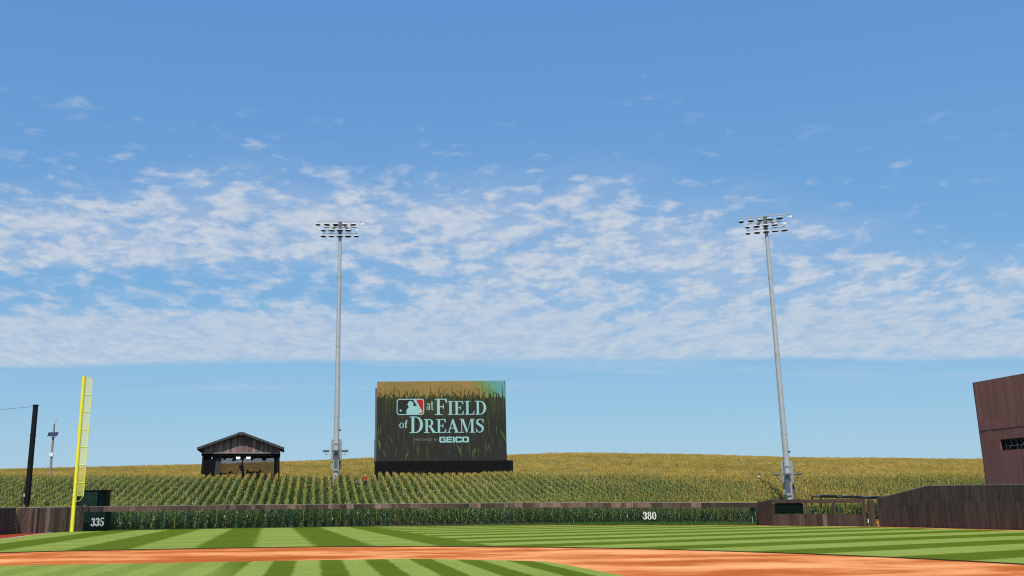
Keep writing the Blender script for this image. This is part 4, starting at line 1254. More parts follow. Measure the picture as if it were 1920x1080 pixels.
# roof: rows of shingle courses on each slope
roof = MB()
for s_ in (-1, 1):
    e = Vector((s_ * 6.08, 0, EAVE)); a = Vector((s_ * 0.45, 0, APEX - 0.12))
    roof.prism([(a.x, -OV, a.z), (e.x, -OV, e.z), (e.x, -OV, e.z - 0.33), (a.x, -OV, a.z - 0.33)], (0, DEP + OV + 0.6, 0))
roof = roof.build('roof', 'roof_shingle', stg)
for s_ in (-1, 1):
    for i in range(10):
        p0 = Vector((s_ * 0.45, 0, APEX - 0.12)).lerp(Vector((s_ * 6.08, 0, EAVE)), i / 10); p1 = Vector((s_ * 0.45, 0, APEX - 0.12)).lerp(Vector((s_ * 6.08, 0, EAVE)), (i + 1) / 10)
        b = MB(); b.prism([(p0.x, -OV - 0.05, p0.z + 0.015), (p1.x, -OV - 0.05, p1.z + 0.06), (p1.x, -OV - 0.05, p1.z - 0.30), (p0.x, -OV - 0.05, p0.z - 0.31)], (0, 0.045, 0)); b.build('fascia_board', 'stage_wood' if False else 'roof_shingle', roof)
        b = MB(); b.prism([(p0.x, -OV, p0.z + 0.01), (p1.x, -OV, p1.z + 0.07), (p1.x, -OV, p1.z + 0.005), (p0.x, -OV, p0.z + 0.004)], (0, DEP + OV + 0.6, 0)); b.build('shingle_course', 'roof_shingle', roof)
b = MB(); b.prism([(-0.75, -OV - 0.07, APEX - 0.2), (-0.45, -OV - 0.07, APEX - 0.03), (0, -OV - 0.07, APEX + 0.04), (0.45, -OV - 0.07, APEX - 0.03), (0.75, -OV - 0.07, APEX - 0.2), (0.3, -OV - 0.07, APEX - 0.42), (-0.3, -OV - 0.07, APEX - 0.42)], (0, DEP + OV + 0.7, 0)); b.build('ridge_cap', 'roof_shingle', roof)
# rear gable, header, corner posts, deck
b = MB(); b.prism([(-HW, DEP, GB), (HW, DEP, GB), (HW, DEP, top(HW)), (0, DEP, APEX - 0.36), (-HW, DEP, top(HW))], (0, 0.08, 0)); b.build('rear_gable', 'black_cloth', stg)
for y_ in (0.12, DEP - 0.1):
    b = MB(); b.box((0, y_, GB - 0.29), (2 * HW - 0.1, 0.22, 0.42)); b.build('header_beam', 'black_cloth', stg)
for s_ in (-1, 1):
    b = MB(); b.box((s_ * (HW + 0.05), DEP / 2, GB - 0.1), (0.25, DEP + 0.2, 0.6)); b.build('side_beam', 'black_cloth', stg)
    for y_ in (0.2, DEP - 0.1):
        b = MB(); b.box((s_ * (HW - 0.12), y_, (GB - 0.1) / 2), (0.28, 0.28, GB - 0.1)); b.build('post', 'black_metal', stg)
DECK = 1.45
b = MB(); b.box((0, DEP / 2, DECK - 0.12), (2 * HW + 0.2, DEP + 0.4, 0.24)); b.build('deck', 'black_cloth', stg)
b = MB(); b.box((0, -0.06, (DECK - 0.26) / 2), (2 * HW, 0.06, DECK - 0.26)); b.build('deck_skirt', 'black_cloth', stg)
# curtains: pleated cloth
def curtain(x_top0, x_top1, x_bot0, x_bot1, y0, mat, name='curtain'):
    n_, m_ = 18, 8; V = []; Fc = []
    for j in range(m_ + 1):
        f_ = j / m_; z_ = GB - 0.15 - f_ * (GB - 0.15 - DECK)
        for i in range(n_ + 1):
            g_ = i / n_
            x_ = (x_top0 + (x_top1 - x_top0) * g_) * (1 - f_ ** 1.5) + (x_bot0 + (x_bot1 - x_bot0) * g_) * f_ ** 1.5
            V.append((x_, y0 + 0.12 * math.sin(g_ * 30) * (0.4 + 0.6 * f_), z_))
    for j in range(m_):
        for i in range(n_):
            k_ = j * (n_ + 1) + i; Fc.append((k_, k_ + n_ + 1, k_ + n_ + 2, k_ + 1))
    mb = MB(); mb.add(V, Fc); o = mb.build(name, mat, stg, True)
    so = o.modifiers.new('solid', 'SOLIDIFY'); so.thickness = 0.03
    return o
curtain(-HW + 0.05, -2.65, -HW, -3.1, 0.45, 'grey_cloth')
curtain(-HW + 0.05, -3.6, -HW - 0.1, -3.9, 0.22, 'black_cloth')
curtain(4.72, 5.45, 4.75, 5.55, 0.4, 'black_cloth')
for s_ in (-1, 1):            # side drapes
    n_ = 16; V = []
    for i in range(n_ + 1):
        y_ = 0.3 + (DEP - 0.6) * i / n_
        V += [(s_ * (HW + 0.02) + 0.06 * math.sin(i * 2.1), y_, GB - 0.2), (s_ * (HW + 0.12) + 0.1 * math.sin(i * 2.1), y_, DECK)]
    mb = MB(); mb.add(V, [(2 * i, 2 * i + 1, 2 * i + 3, 2 * i + 2) for i in range(n_)]); o = mb.build('side_drape', 'black_cloth', stg, True)
    so = o.modifiers.new('solid', 'SOLIDIFY'); so.thickness = 0.03
b = MB(); b.box((0, DEP - 0.28, (DECK + GB - 0.5) / 2), (2 * HW - 0.3, 0.02, GB - 0.5 - DECK)); b.build('rear_window', 'stage_glass', stg)
# hanging stage lights
def stage_light(x, z, kind):
    mb = MB()
    if kind == 0:
        mb.box((x, 0.6, z + 0.28), (0.10, 0.1, 0.4)); mb.tube([(x, 0.85, z + 0.06), (x, 0.45, z - 0.05), (x, 0.32, z - 0.09)], [0.12, 0.19, 0.2], 10); o = mb.build('spot_lamp', 'black_metal', stg)
    elif kind == 1:
        mb.box((x, 0.6, z + 0.1), (0.5, 0.25, 0.3)); o = mb.build('lamp_box', 'black_metal', stg, bevel=0.02)
    else:
        mb.box((x, 0.6, z + 0.16), (0.62, 0.3, 0.12)); o = mb.build('panel_lamp', 'black_metal', stg)
        mb = MB(); mb.box((x, 0.48, z), (0.56, 0.24, 0.18)); mb.build('lit_panel', 'stage_lamp', o)
    return o
for x, dz_, k_ in ((-2.3, 0, 0), (-1.9, 0.1, 1), (-1.05, -0.2, 0), (-0.85, -0.12, 0), (-0.4, 0.06, 2), (0.16, -0.2, 1), (0.28, -0.1, 0), (1.05, 0.06, 2), (1.55, -0.12, 0), (1.78, -0.05, 1), (2.3, 0.05, 1), (2.75, 0.02, 1), (3.15, -0.1, 0), (3.4, -0.12, 0), (3.75, 0.02, 1), (4.1, 0.1, 1)):
    stage_light(x, Z(9.16) + dz_, k_)
b = MB(); b.tube([(-HW + 0.2, 0.6, Z(9.62)), (HW - 0.2, 0.6, Z(9.62))], 0.06, 6); b.build('lamp_bar', 'black_metal', stg)
b = MB(); b.box((-4.05, 0.18, Z(9.2)), (0.12, 0.1, 0.26)); b.build('small_lamp', 'white_paint', stg)
STM = stg.matrix_basis if False else Matrix.Translation(stg.location) @ Matrix.Rotation(stg.rotation_euler.z, 4, 'Z')
def on_stage(x, y, z=DECK):
    q_ = STM @ Vector((x, y, z)); return (q_.x, q_.y, q_.z)

# crane camera, desk, tripod cameras, case on the deck: things of their own
RZ = stg.rotation_euler.z
jb = thing('crane_arm', 'dark bent crane arm standing upright in the middle of the pavilion', 'crane', on_stage(0.25, 2.4), RZ)
zt = Z(8.85) - DECK
b = MB(); b.tube([(0.15, 0, 0), (0.02, 0, zt * 0.5), (-0.12, 0, zt)], [0.17, 0.12, 0.08], 8); b.build('mast', 'black_metal', jb)
b = MB(); b.tube([(-0.12, 0, zt), (-0.42, 0, zt - 0.45), (-0.48, 0, zt - 1.05)], [0.08, 0.06, 0.08], 8); b.build('hook_arm', 'black_metal', jb)
b = MB(); b.box((-0.18, -0.15, zt - 1.05), (0.36, 0.3, 0.75)); b.build('counterweight', 'trousers', jb, bevel=0.03)
b = MB(); b.box((0.15, 0, 0.06), (1.0, 1.0, 0.12)); b.build('base', 'black_metal', jb)
dk = thing('presenter_desk', 'low dark desk at the right side of the pavilion stage', 'desk', on_stage(2.9, 2.6), RZ)
b = MB(); b.box((0, 0, 1.02), (3.2, 0.8, 0.08)); b.build('top', 'black_metal', dk)
b = MB(); b.box((0, -0.3, 0.5), (3.0, 0.06, 0.95)); b.build('front_panel', 'dark_grey', dk)
for s_ in (-1, 1):
    b = MB(); b.box((s_ * 1.45, 0.05, 0.5), (0.06, 0.6, 0.95)); b.build('side_panel', 'dark_grey', dk)
ms = thing('equipment_case', 'dark purple brown equipment case behind the left curtain edge', 'case', on_stage(-2.65, 1.2), RZ)
b = MB(); b.box((0, 0, 0.55), (1.25, 0.7, 1.1)); b.build('box', 'trousers', ms, bevel=0.03)
b = MB(); b.box((0, 0, 1.2), (1.3, 0.75, 0.18)); b.build('lid', 'black_metal', ms, bevel=0.02)
def tv_camera(x, y, rz, label):
    o = thing('studio_camera', label, 'camera', on_stage(x, y), RZ + rz, 'studio cameras on the pavilion stage')
    for k_ in range(3):
        a = k_ * 2.094 + 0.4
        b = MB(); b.tube([(0, 0, 1.05), (0.5 * math.cos(a), 0.5 * math.sin(a), 0)], 0.03, 6); b.build('leg', 'black_metal', o)
    b = MB(); b.box((0, 0, 1.3), (0.75, 0.3, 0.36)); b.build('body', 'black_metal', o, bevel=0.03)
    b = MB(); b.tube([(0.37, 0, 1.32), (0.75, 0, 1.36)], [0.12, 0.17], 10); b.build('lens', 'lamp_dark', o)
    b = MB(); b.box((-0.2, 0, 1.6), (0.3, 0.2, 0.22)); b.build('viewfinder', 'black_metal', o)
    return o
tv_camera(1.15, 1.4, 0.5, 'black studio camera just right of the crane arm')
tv_camera(2.6, 1.3, 2.6, 'black studio camera in front of the presenter desk')


# ------------------------------------------------------------------ people
def person(name, label, loc, rz, shirt, hat=None, pose='stand', arm=0.25):
    """one skinned body; shirt, trousers and skin are regions of it"""
    H = 1.78
    if pose == 'stand':
        J = {'pel': (0, 0, 0.95), 'spi': (0, -0.01, 1.15), 'che': (0, 0, 1.38), 'nec': (0, -0.01, 1.52), 'hea': (0, -0.03, 1.62), 'cro': (0, -0.02, 1.74),
             'shL': (-0.19, 0, 1.44), 'elL': (-0.27, -0.05, 1.17), 'haL': (-0.23, -0.26, 1.02), 'fiL': (-0.20, -0.34, 0.99),
             'shR': (0.19, 0, 1.44), 'elR': (0.29, -0.02, 1.18), 'haR': (0.26, -0.24 * arm * 4, 1.08), 'fiR': (0.24, -0.33 * arm * 4, 1.07),
             'hiL': (-0.10, 0, 0.90), 'knL': (-0.11, -0.02, 0.50), 'anL': (-0.12, 0.02, 0.09), 'toL': (-0.13, -0.17, 0.03),
             'hiR': (0.10, 0, 0.90), 'knR': (0.12, -0.01, 0.50), 'anR': (0.13, 0.02, 0.09), 'toR': (0.15, -0.17, 0.03)}
    else:
        J = {'pel': (0, 0, 0.50), 'spi': (0, -0.02, 0.72), 'che': (0, -0.03, 0.95), 'nec': (0, -0.04, 1.09), 'hea': (0, -0.06, 1.19), 'cro': (0, -0.05, 1.31),
             'shL': (-0.19, -0.03, 1.01), 'elL': (-0.27, -0.12, 0.76), 'haL': (-0.18, -0.35, 0.68), 'fiL': (-0.14, -0.43, 0.68),
             'shR': (0.19, -0.03, 1.01), 'elR': (0.27, -0.12, 0.76), 'haR': (0.18, -0.35, 0.68), 'fiR': (0.14, -0.43, 0.68),
             'hiL': (-0.10, -0.02, 0.48), 'knL': (-0.13, -0.44, 0.50), 'anL': (-0.13, -0.42, 0.09), 'toL': (-0.13, -0.6, 0.03),
             'hiR': (0.10, -0.02, 0.48), 'knR': (0.13, -0.44, 0.50), 'anR': (0.13, -0.42, 0.09), 'toR': (0.13, -0.6, 0.03)}
    Rr = {'pel': (.15, .11), 'spi': (.135, .10), 'che': (.165, .115), 'nec': (.055, .058), 'hea': (.078, .095), 'cro': (.06, .07), 'sh': (.07, .07), 'el': (.045, .045), 'ha': (.035, .03), 'fi': (.028, .018), 'hi': (.09, .09), 'kn': (.06, .06), 'an': (.042, .045), 'to': (.04, .03)}
    K = list(J)
    E = [('pel', 'spi'), ('spi', 'che'), ('che', 'nec'), ('nec', 'hea'), ('hea', 'cro')]
    for s_ in 'LR':
        E += [('che', 'sh' + s_), ('sh' + s_, 'el' + s_), ('el' + s_, 'ha' + s_), ('ha' + s_, 'fi' + s_), ('pel', 'hi' + s_), ('hi' + s_, 'kn' + s_), ('kn' + s_, 'an' + s_), ('an' + s_, 'to' + s_)]
    me = bpy.data.meshes.new('body')
    me.from_pydata([J[k] for k in K], [(K.index(a), K.index(b_)) for a, b_ in E], [])
    tmp = bpy.data.objects.new('body_tmp', me); COL.objects.link(tmp)
    tmp.modifiers.new('skin', 'SKIN'); sd = tmp.modifiers.new('sub', 'SUBSURF'); sd.levels = 2; sd.render_levels = 2
    for i, k in enumerate(K):
        sv = me.skin_vertices[0].data[i]; sv.radius = Rr.get(k, Rr.get(k[:2])); sv.use_root = (k == 'pel')
    dg = bpy.context.evaluated_depsgraph_get()
    bm = bpy.data.meshes.new_from_object(tmp.evaluated_get(dg))
    bpy.data.objects.remove(tmp); bpy.data.meshes.remove(me)
    bm.name = 'body'
    bm.materials.clear()
    for q_ in (shirt, 'trousers', 'skin', 'hair'):
        bm.materials.append(MATS[q_])
    neckz, waist = J['nec'][2], J['pel'][2]
    for pl in bm.polygons:
        c = pl.center
        if c.z > neckz - 0.01 and abs(c.x) < 0.14: mi = 3 if (c.z > J['hea'][2] + 0.03 or c.y > J['hea'][1] + 0.045) else 2
        elif abs(c.x) > 0.15 and (c - Vector(J['haL'])).length < 0.13 or (c - Vector(J['haR'])).length < 0.13: mi = 2
        elif c.z < waist + 0.02 or (pose != 'stand' and c.z < 0.6 and c.y < -0.1 and abs(c.x) < 0.2 and c.z < 0.6): mi = 1
        else: mi = 0
        pl.material_index = mi; pl.use_smooth = True
    root = thing(name, label, 'person', loc, rz)
    o = bpy.data.objects.new('body', bm); COL.objects.link(o); o.parent = root
    hz = J['hea']
    b = MB(); b.prism([(hz[0] - 0.014, hz[1] - 0.088, hz[2] - 0.02), (hz[0] + 0.014, hz[1] - 0.088, hz[2] - 0.02), (hz[0], hz[1] - 0.088, hz[2] + 0.03)], (0, -0.022, -0.004))
    b.build('nose', 'skin', root)
    for s_ in (-1, 1):
        b = MB(); b.box((hz[0] + s_ * 0.082, hz[1] + 0.005, hz[2]), (0.016, 0.03, 0.055)); b.build('ear', 'skin', root)
        b = MB(); b.box((hz[0] + s_ * 0.032, hz[1] - 0.09, hz[2] + 0.022), (0.022, 0.01, 0.01)); b.build('eye', 'hair', root)
    if hat:
        b = MB(); N = 12; V = []; Fc = []
        for r_, z_ in ((0.098, 0.03), (0.098, 0.08), (0.075, 0.135), (0.02, 0.155)):
            V += [(hz[0] + r_ * math.cos(2 * math.pi * j / N), hz[1] + 0.01 + r_ * 1.1 * math.sin(2 * math.pi * j / N), hz[2] + z_) for j in range(N)]
        for i in range(3):
            Fc += [(i * N + j, i * N + (j + 1) % N, (i + 1) * N + (j + 1) % N, (i + 1) * N + j) for j in range(N)]
        Fc.append(tuple(3 * N + j for j in range(N)))
        b.add(V, Fc); b.box((hz[0], hz[1] - 0.14, hz[2] + 0.045), (0.13, 0.12, 0.012)); b.build('cap', hat, root)
    return root


def on_ground(x, y):
    return (x, y, float(terrain(x, y)) - 0.06)


RED = (34.75, 130.55); GREY = (33.65, 130.9)
rb = thing('step_box', 'low black box among the corn that the person in red stands on', 'box', on_ground(*RED), 0.2)
b = MB(); b.box((0, 0, 0.2), (0.8, 0.6, 0.36)); b.build('body', 'black_metal', rb, bevel=0.02)
b = MB(); b.box((0, 0, 0.4), (0.84, 0.64, 0.04)); b.build('lid', 'dark_grey', rb)
g_ = on_ground(*RED)
person('person', 'person in a red shirt and white cap standing among the corn rows', (g_[0], g_[1], g_[2] + 0.42), 0.2, 'red_shirt', 'cap_white')
person('person', 'person in grey standing in the corn left of the one in red', on_ground(*GREY), 0.3, 'grey_shirt')
person('person', 'person in dark clothes standing low at the left on the pavilion stage', on_stage(-1.45, 1.9), RZ + 0.6, 'dark_shirt')
ch = thing('stage_stool', 'dark stool under the seated person on the pavilion stage', 'stool', on_stage(0.95, 3.0), RZ)
b = MB(); b.tube([(0, 0, 0.40), (0, 0, 0.46)], 0.22, 12); b.build('seat', 'black_metal', ch)
for k_ in range(3):
    b = MB(); b.tube([(0.1 * math.cos(k_ * 2.1), 0.1 * math.sin(k_ * 2.1), 0.42), (0.22 * math.cos(k_ * 2.1), 0.22 * math.sin(k_ * 2.1), 0)], 0.02, 6); b.build('leg', 'black_metal', ch)
person('person', 'person in dark clothes sitting behind the studio camera on the pavilion stage', on_stage(0.95, 3.0), RZ - 0.3, 'dark_shirt', pose='sit')

# small purple drone on a stake in the corn, and a white marker flag
dx_, dy_ = 73.6, 147.1
dr = thing('purple_drone', 'small dark purple drone hovering just above the distant corn', 'drone', (dx_, dy_, 7.45), -HEAD)
b = MB(); b.tube([(-0.25, 0, 0.12), (-0.1, 0, 0.2), (0.15, 0, 0.2), (0.3, 0, 0.1)], [0.06, 0.17, 0.17, 0.08], 8); b.build('body', 'purple_plastic', dr)
for k_ in range(4):
    a = rad(25 + 130 * (k_ % 2) + 180 * (k_ // 2)); 
    b = MB(); b.tube([(0.1 * math.cos(a), 0.1 * math.sin(a), 0.2), (0.5 * math.cos(a), 0.5 * math.sin(a), 0.27)], 0.03, 6); ar = b.build('arm', 'purple_plastic', dr)
    b = MB(); b.box((0.5 * math.cos(a), 0.5 * math.sin(a), 0.31), (0.5, 0.05, 0.012), rz=a * 2.3); b.build('rotor', 'dark_grey', ar)
for s_ in (-1, 1):
    b = MB(); b.tube([(s_ * 0.1, 0, 0.1), (s_ * 0.16, 0, -0.25)], 0.025, 6); b.build('leg', 'purple_plastic', dr)
wfx, wfy = 90.0, 122.6
wf = thing('marker_flag', 'tiny white marker flag in the corn left of the right light pole', 'flag', on_ground(wfx, wfy), -HEAD)
zh = 6.1 - wf.location.z
b = MB(); b.tube([(0, 0, 0), (0, 0, zh)], 0.008, 6); b.build('staff', 'fence_green', wf)
b = MB(); b.prism([(0, -0.005, zh - 0.16), (0.2, -0.02, zh - 0.14), (0.4, 0.01, zh - 0.17), (0.4, 0.01, zh), (0.2, -0.02, zh + 0.02), (0, -0.005, zh)], (0, 0.01, 0)); b.build('flag', 'white_paint', wf)

# ------------------------------------------------------------------ maize
def leaf_geo(V, Fc, base, az, L, wd, up, droop, nseg, fold, rng):
    """arching strap leaf; fold=True gives it a keel"""
    d = np.array((math.cos(az), math.sin(az), 0)); side = np.array((-math.sin(az), math.cos(az), 0)); tw = rng.uniform(-0.5, 0.5)
    o = len(V); k = 3 if fold else 2
    for i in range(nseg + 1):
        t_ = i / nseg
        out = L * (0.95 * t_ - 0.18 * t_ * t_)
        z = L * (up * t_ - droop * t_ * t_)
        c = np.array(base) + d * out + np.array((0, 0, z))
        w_ = wd * (0.55 + 1.6 * t_ * (1 - t_) * 1.2) * (1 - t_ ** 3)
        sd_ = side * math.cos(tw * t_) + np.array((0, 0, 1)) * math.sin(tw * t_)
        V.append(tuple(c - sd_ * w_ / 2))
        if fold: V.append(tuple(c - np.array((0, 0, w_ * 0.22))))
        V.append(tuple(c + sd_ * w_ / 2))
    for i in range(nseg):
        for j in range(k - 1):
            a = o + i * k + j; Fc.append((a, a + 1, a + k + 1, a + k))


def maize_geo(seed, H=2.15, nl=12, nseg=5, fold=True, zmin=0.2, tass=7, x0=0.0, y0=0.0, tube=5):
    """returns three vertex/face lists: stalk, leaves, tassel"""
    rng = random.Random(seed)
    S_ = MB(); Lv, Lf = [], []; T_ = MB()
    bend = (rng.uniform(-.05, .05), rng.uniform(-.05, .05))
    P = lambda z: (x0 + bend[0] * (z / H) ** 2, y0 + bend[1] * (z / H) ** 2, z)
    S_.tube([P(0 if zmin < 0.3 else zmin), P(H * .5), P(H * 0.95)], [0.022, 0.018, 0.008], tube, cap=False)
    az = rng.uniform(0, 6.28)
    for i in range(nl):
        f_ = i / (nl - 1)
        z = zmin + (H * 0.9 - zmin) * f_
        az += math.pi + rng.uniform(-0.5, 0.5)
        L = 0.80 * (0.55 + 0.5 * math.sin(math.pi * min(1, 0.25 + 0.7 * f_))) * rng.uniform(0.8, 1.1) * (0.75 if f_ > .85 else 1)
        leaf_geo(Lv, Lf, P(z), az, L, rng.uniform(0.085, 0.12), rng.uniform(0.75, 1.15), rng.uniform(0.9, 1.55), nseg, fold, rng)
    top = P(H)
    for i in range(tass):
        a = rng.uniform(0, 6.28); sp_ = rng.uniform(0.03, 0.13) if i else 0.01; l_ = rng.uniform(0.20, 0.36)
        e = (top[0] + sp_ * math.cos(a), top[1] + sp_ * math.sin(a), top[2] - 0.08 + l_)
        m_ = (top[0] + sp_ * .45 * math.cos(a), top[1] + sp_ * .45 * math.sin(a), top[2] - 0.08 + l_ * .62)
        T_.tube([(top[0], top[1], top[2] - 0.12), m_, e], [0.011, 0.013, 0.007], 3, cap=False)
    return S_, (Lv, Lf), T_


def mesh_of(name, parts):
    """parts: list of (verts, faces, material)"""
    V = []; Fc = []; mi = []; mats = []
    for v_, f_, mt in parts:
        if mt not in mats: mats.append(mt)
        o = len(V); V += v_; Fc += [tuple(i + o for i in q_) for q_ in f_]; mi += [mats.index(mt)] * len(f_)
    me = bpy.data.meshes.new(name); me.from_pydata(V, [], Fc)
    for mt in mats: me.materials.append(MATS[mt])
    me.polygons.foreach_set('material_index', mi); me.update()
    return me


src = bpy.data.collections.new('maize_sources')       # not linked: only instanced
src_far = bpy.data.collections.new('maize_far_sources')
NEARV = 7
near_parts = []
for i in range(NEARV):
    S_, Lg, T_ = maize_geo(100 + i, nl=11)
    near_parts.append((mesh_of('stalk', [(S_.v, S_.f, 'maize_stalk')]), mesh_of('leaves', [(Lg[0], Lg[1], 'maize_leaf')]), mesh_of('tassel', [(T_.v, T_.f, 'maize_tassel_green')])))
    me = mesh_of('maize_plant', [(S_.v, S_.f, 'maize_stalk'), (Lg[0], Lg[1], 'maize_leaf'), (T_.v, T_.f, 'maize_tassel_green')])
    src.objects.link(bpy.data.objects.new('maize_%02d' % i, me))
for i in range(4):               # riper plants for the upper part of the bank
    S_, Lg, T_ = maize_geo(160 + i, nl=11)
    h_ = len(Lg[1]) // 2
    me = mesh_of('maize_plant', [(S_.v, S_.f, 'maize_stalk'), (Lg[0], Lg[1][:h_], 'maize_leaf'), (Lg[0], Lg[1][h_:], 'maize_leaf_ripe'), (T_.v, T_.f, 'maize_tassel')])
    src.objects.link(bpy.data.objects.new('maize_%02d' % (NEARV + i), me))
FARV = 6
for i in range(FARV + 3):
    parts = []
    rng = random.Random(500 + i)
    for k in range(9):           # a 2 m stretch of one row
        S_, Lg, T_ = maize_geo(900 + i * 20 + k, 2.15 * rng.uniform(0.92, 1.06), 7, 3, False, 0.9, 5, rng.uniform(-.07, .07), -0.95 + k * 0.2375 + rng.uniform(-.06, .06), 3)
        parts += [(Lg[0], Lg[1], 'maize_leaf_ripe' if (k + i) % 5 < (3 if i < FARV else 1) else 'maize_leaf'), (T_.v, T_.f, 'maize_tassel' if i < FARV or k % 2 else 'maize_tassel_green')]
    me = mesh_of('maize_row', parts)
    src_far.objects.link(bpy.data.objects.new('maize_row_%02d' % i, me))


def in_poly(px_, py_, poly):
    ins = np.zeros(len(px_), bool); n = len(poly); j = n - 1
    for i in range(n):
        xi, yi = poly[i]; xj, yj = poly[j]
        c = ((yi > py_) != (yj > py_)) & (px_ < (xj - xi) * (py_ - yi) / (yj - yi + 1e-12) + xi)
        ins ^= c; j = i
    return ins


def dist_poly(px_, py_, poly):
    d = np.full(len(px_), 1e9); n = len(poly)
    for i in range(n):
        a = poly[i]; b_ = poly[(i + 1) % n]; ab = b_ - a
        t_ = np.clip(((px_ - a[0]) * ab[0] + (py_ - a[1]) * ab[1]) / (ab @ ab + 1e-12), 0, 1)
        d = np.minimum(d, np.hypot(px_ - a[0] - t_ * ab[0], py_ - a[1] - t_ * ab[1]))
    return d


ROW_A = rad(4.9); RE = np.array((math.sin(ROW_A), math.cos(ROW_A))); RNm = np.array((math.cos(ROW_A), -math.sin(ROW_A)))
ROW_W = 1.02


def keep(x, y, clear=1.15):
    k = ~in_poly(x, y, FIELD_POLY)
    idx = np.where(k)[0]
    k2 = np.zeros_like(k)
    k2[idx] = dist_poly(x[idx], y[idx], FIELD_POLY) > clear
    def clr_local(cx_, cy_2, rz, x0, x1, y0, y1):
        c, s_ = math.cos(-rz), math.sin(-rz); lx = (x - cx_) * c - (y - cy_2) * s_; ly = (x - cx_) * s_ + (y - cy_2) * c
        return (lx > x0) & (lx < x1) & (ly > y0) & (ly < y1)
    k2 &= ~clr_local(stx, sty, RZ, -5.9, 6.6, -1.0, 13.0)
    k2 &= ~clr_local(scx, scy, -HEAD, -10.3, 10.8, -0.6, 6.5)
    for px_, py_, r_ in ((30.85, 132.9, 1.3), (88.8, 112.2, 2.6), (-4.5, 101.65, 0.8), (sx_, sy_, 0.5), (34.75, 130.55, 0.75), (33.65, 130.9, 0.6), (-5.4, 106.5, 0.9)):
        k2 &= np.hypot(x - px_, y - py_) > r_
    for (qx, qy), wd_, n_ in ((RED, 0.40, 6.5), (GREY, 0.3, 6.0)):               # trodden lanes in front of the two people
        v_ = Vector((CAM.x - qx, CAM.y - qy, 0)).normalized()
        al = (x - qx) * v_.x + (y - qy) * v_.y; ac = np.abs((x - qx) * v_.y - (y - qy) * v_.x)
        k2 &= ~((al > -0.5) & (al < n_) & (ac < wd_))
    k2 &= ~((x > 73.0) & (x < 88) & (y < 72.8))                                  # yard behind the right wall
    k2 &= ~((x > 68.3) & (x < 83) & (y < 80.5) & (y > 70) & (dist_poly(x, y, FIELD_POLY) < 5.0))   # bullpen
    k2 &= ~((np.abs(x - 2.45) < 2.3) & (np.abs(y - 98.0) < 1.3))
    return k2


def rows(d_lo, d_hi, a_lo, a_hi, step, jit, rowjit, RE=RE, RNm=RNm):
    """points on straight rows, cut to a wedge of the hill"""
    span = d_hi * 0.75
    nk = np.arange(int((-span - 460) / ROW_W), int((span + 460) / ROW_W)) * ROW_W if RE[1] < 0.9 else np.arange(int((-span - 20) / ROW_W), int((span + 140) / ROW_W)) * ROW_W
    ek = np.arange(40, d_hi + 40, step) if RE[1] > 0.9 else np.arange(-420, 620, step)
    Nn, Ee = np.meshgrid(nk, ek, indexing='ij')
    Nn = Nn + RNG.normal(0, rowjit, Nn.shape); Ee = Ee + RNG.uniform(-jit, jit, Ee.shape)
    x = (RNm[0] * Nn + RE[0] * Ee).ravel(); y = (RNm[1] * Nn + RE[1] * Ee).ravel()
    dx = x - CAM.x; dy = y - CAM.y; d = dx * FW.x + dy * FW.y; l = dx * RT.x + dy * RT.y
    m_ = (d > d_lo) & (d <= d_hi) & (l / np.maximum(d, 1) > a_lo) & (l / np.maximum(d, 1) < a_hi)
    return x[m_], y[m_], np.round(Nn.ravel()[m_] / ROW_W).astype(int)


def scatter(name, x, y, rot, scl, var, coll, label, cat):
    z = terrain(x, y) - 0.07
    me = bpy.data.meshes.new(name)
    me.vertices.add(len(x)); me.vertices.foreach_set('co', np.column_stack([x, y, z]).astype(np.float32).ravel())
    for nm, arr, ty in (('rot', rot, 'FLOAT'), ('scl', scl, 'FLOAT'), ('tiltx', RNG.normal(0, 0.05, len(x)), 'FLOAT'), ('var', var, 'INT')):
        at = me.attributes.new(nm, ty, 'POINT'); at.data.foreach_set('value', arr.astype(np.float32) if ty == 'FLOAT' else arr.astype(np.int32))
    me.update()
    o = bpy.data.objects.new(name, me); COL.objects.link(o)
    ng = bpy.data.node_groups.new(name + '_nodes', 'GeometryNodeTree')
    ng.interface.new_socket('Geometry', in_out='INPUT', socket_type='NodeSocketGeometry')
    ng.interface.new_socket('Geometry', in_out='OUTPUT', socket_type='NodeSocketGeometry')
    N = ng.nodes; gi = N.new('NodeGroupInput'); go = N.new('NodeGroupOutput')
    ci = N.new('GeometryNodeCollectionInfo'); ci.inputs['Collection'].default_value = coll
    ci.inputs['Separate Children'].default_value = True; ci.inputs['Reset Children'].default_value = True
    ip = N.new('GeometryNodeInstanceOnPoints'); ip.inputs['Pick Instance'].default_value = True
    def attr(nm, ty):
        a = N.new('GeometryNodeInputNamedAttribute'); a.data_type = ty; a.inputs['Name'].default_value = nm
        return [q_ for q_ in a.outputs if q_.enabled and q_.name == 'Attribute'][0]
    cx_ = N.new('ShaderNodeCombineXYZ')
    ng.links.new(attr('tiltx', 'FLOAT'), cx_.inputs[0]); ng.links.new(attr('rot', 'FLOAT'), cx_.inputs[2])
    ng.links.new(gi.outputs[0], ip.inputs['Points']); ng.links.new(ci.outputs[0], ip.inputs['Instance'])
    ng.links.new(attr('var', 'INT'), ip.inputs['Instance Index']); ng.links.new(cx_.outputs[0], ip.inputs['Rotation'])
    ng.links.new(attr('scl', 'FLOAT'), ip.inputs['Scale']); ng.links.new(ip.outputs[0], go.inputs[0])
    md = o.modifiers.new('scatter', 'NODES'); md.node_group = ng
    o['kind'] = 'stuff'
    return tag(o, label, cat)


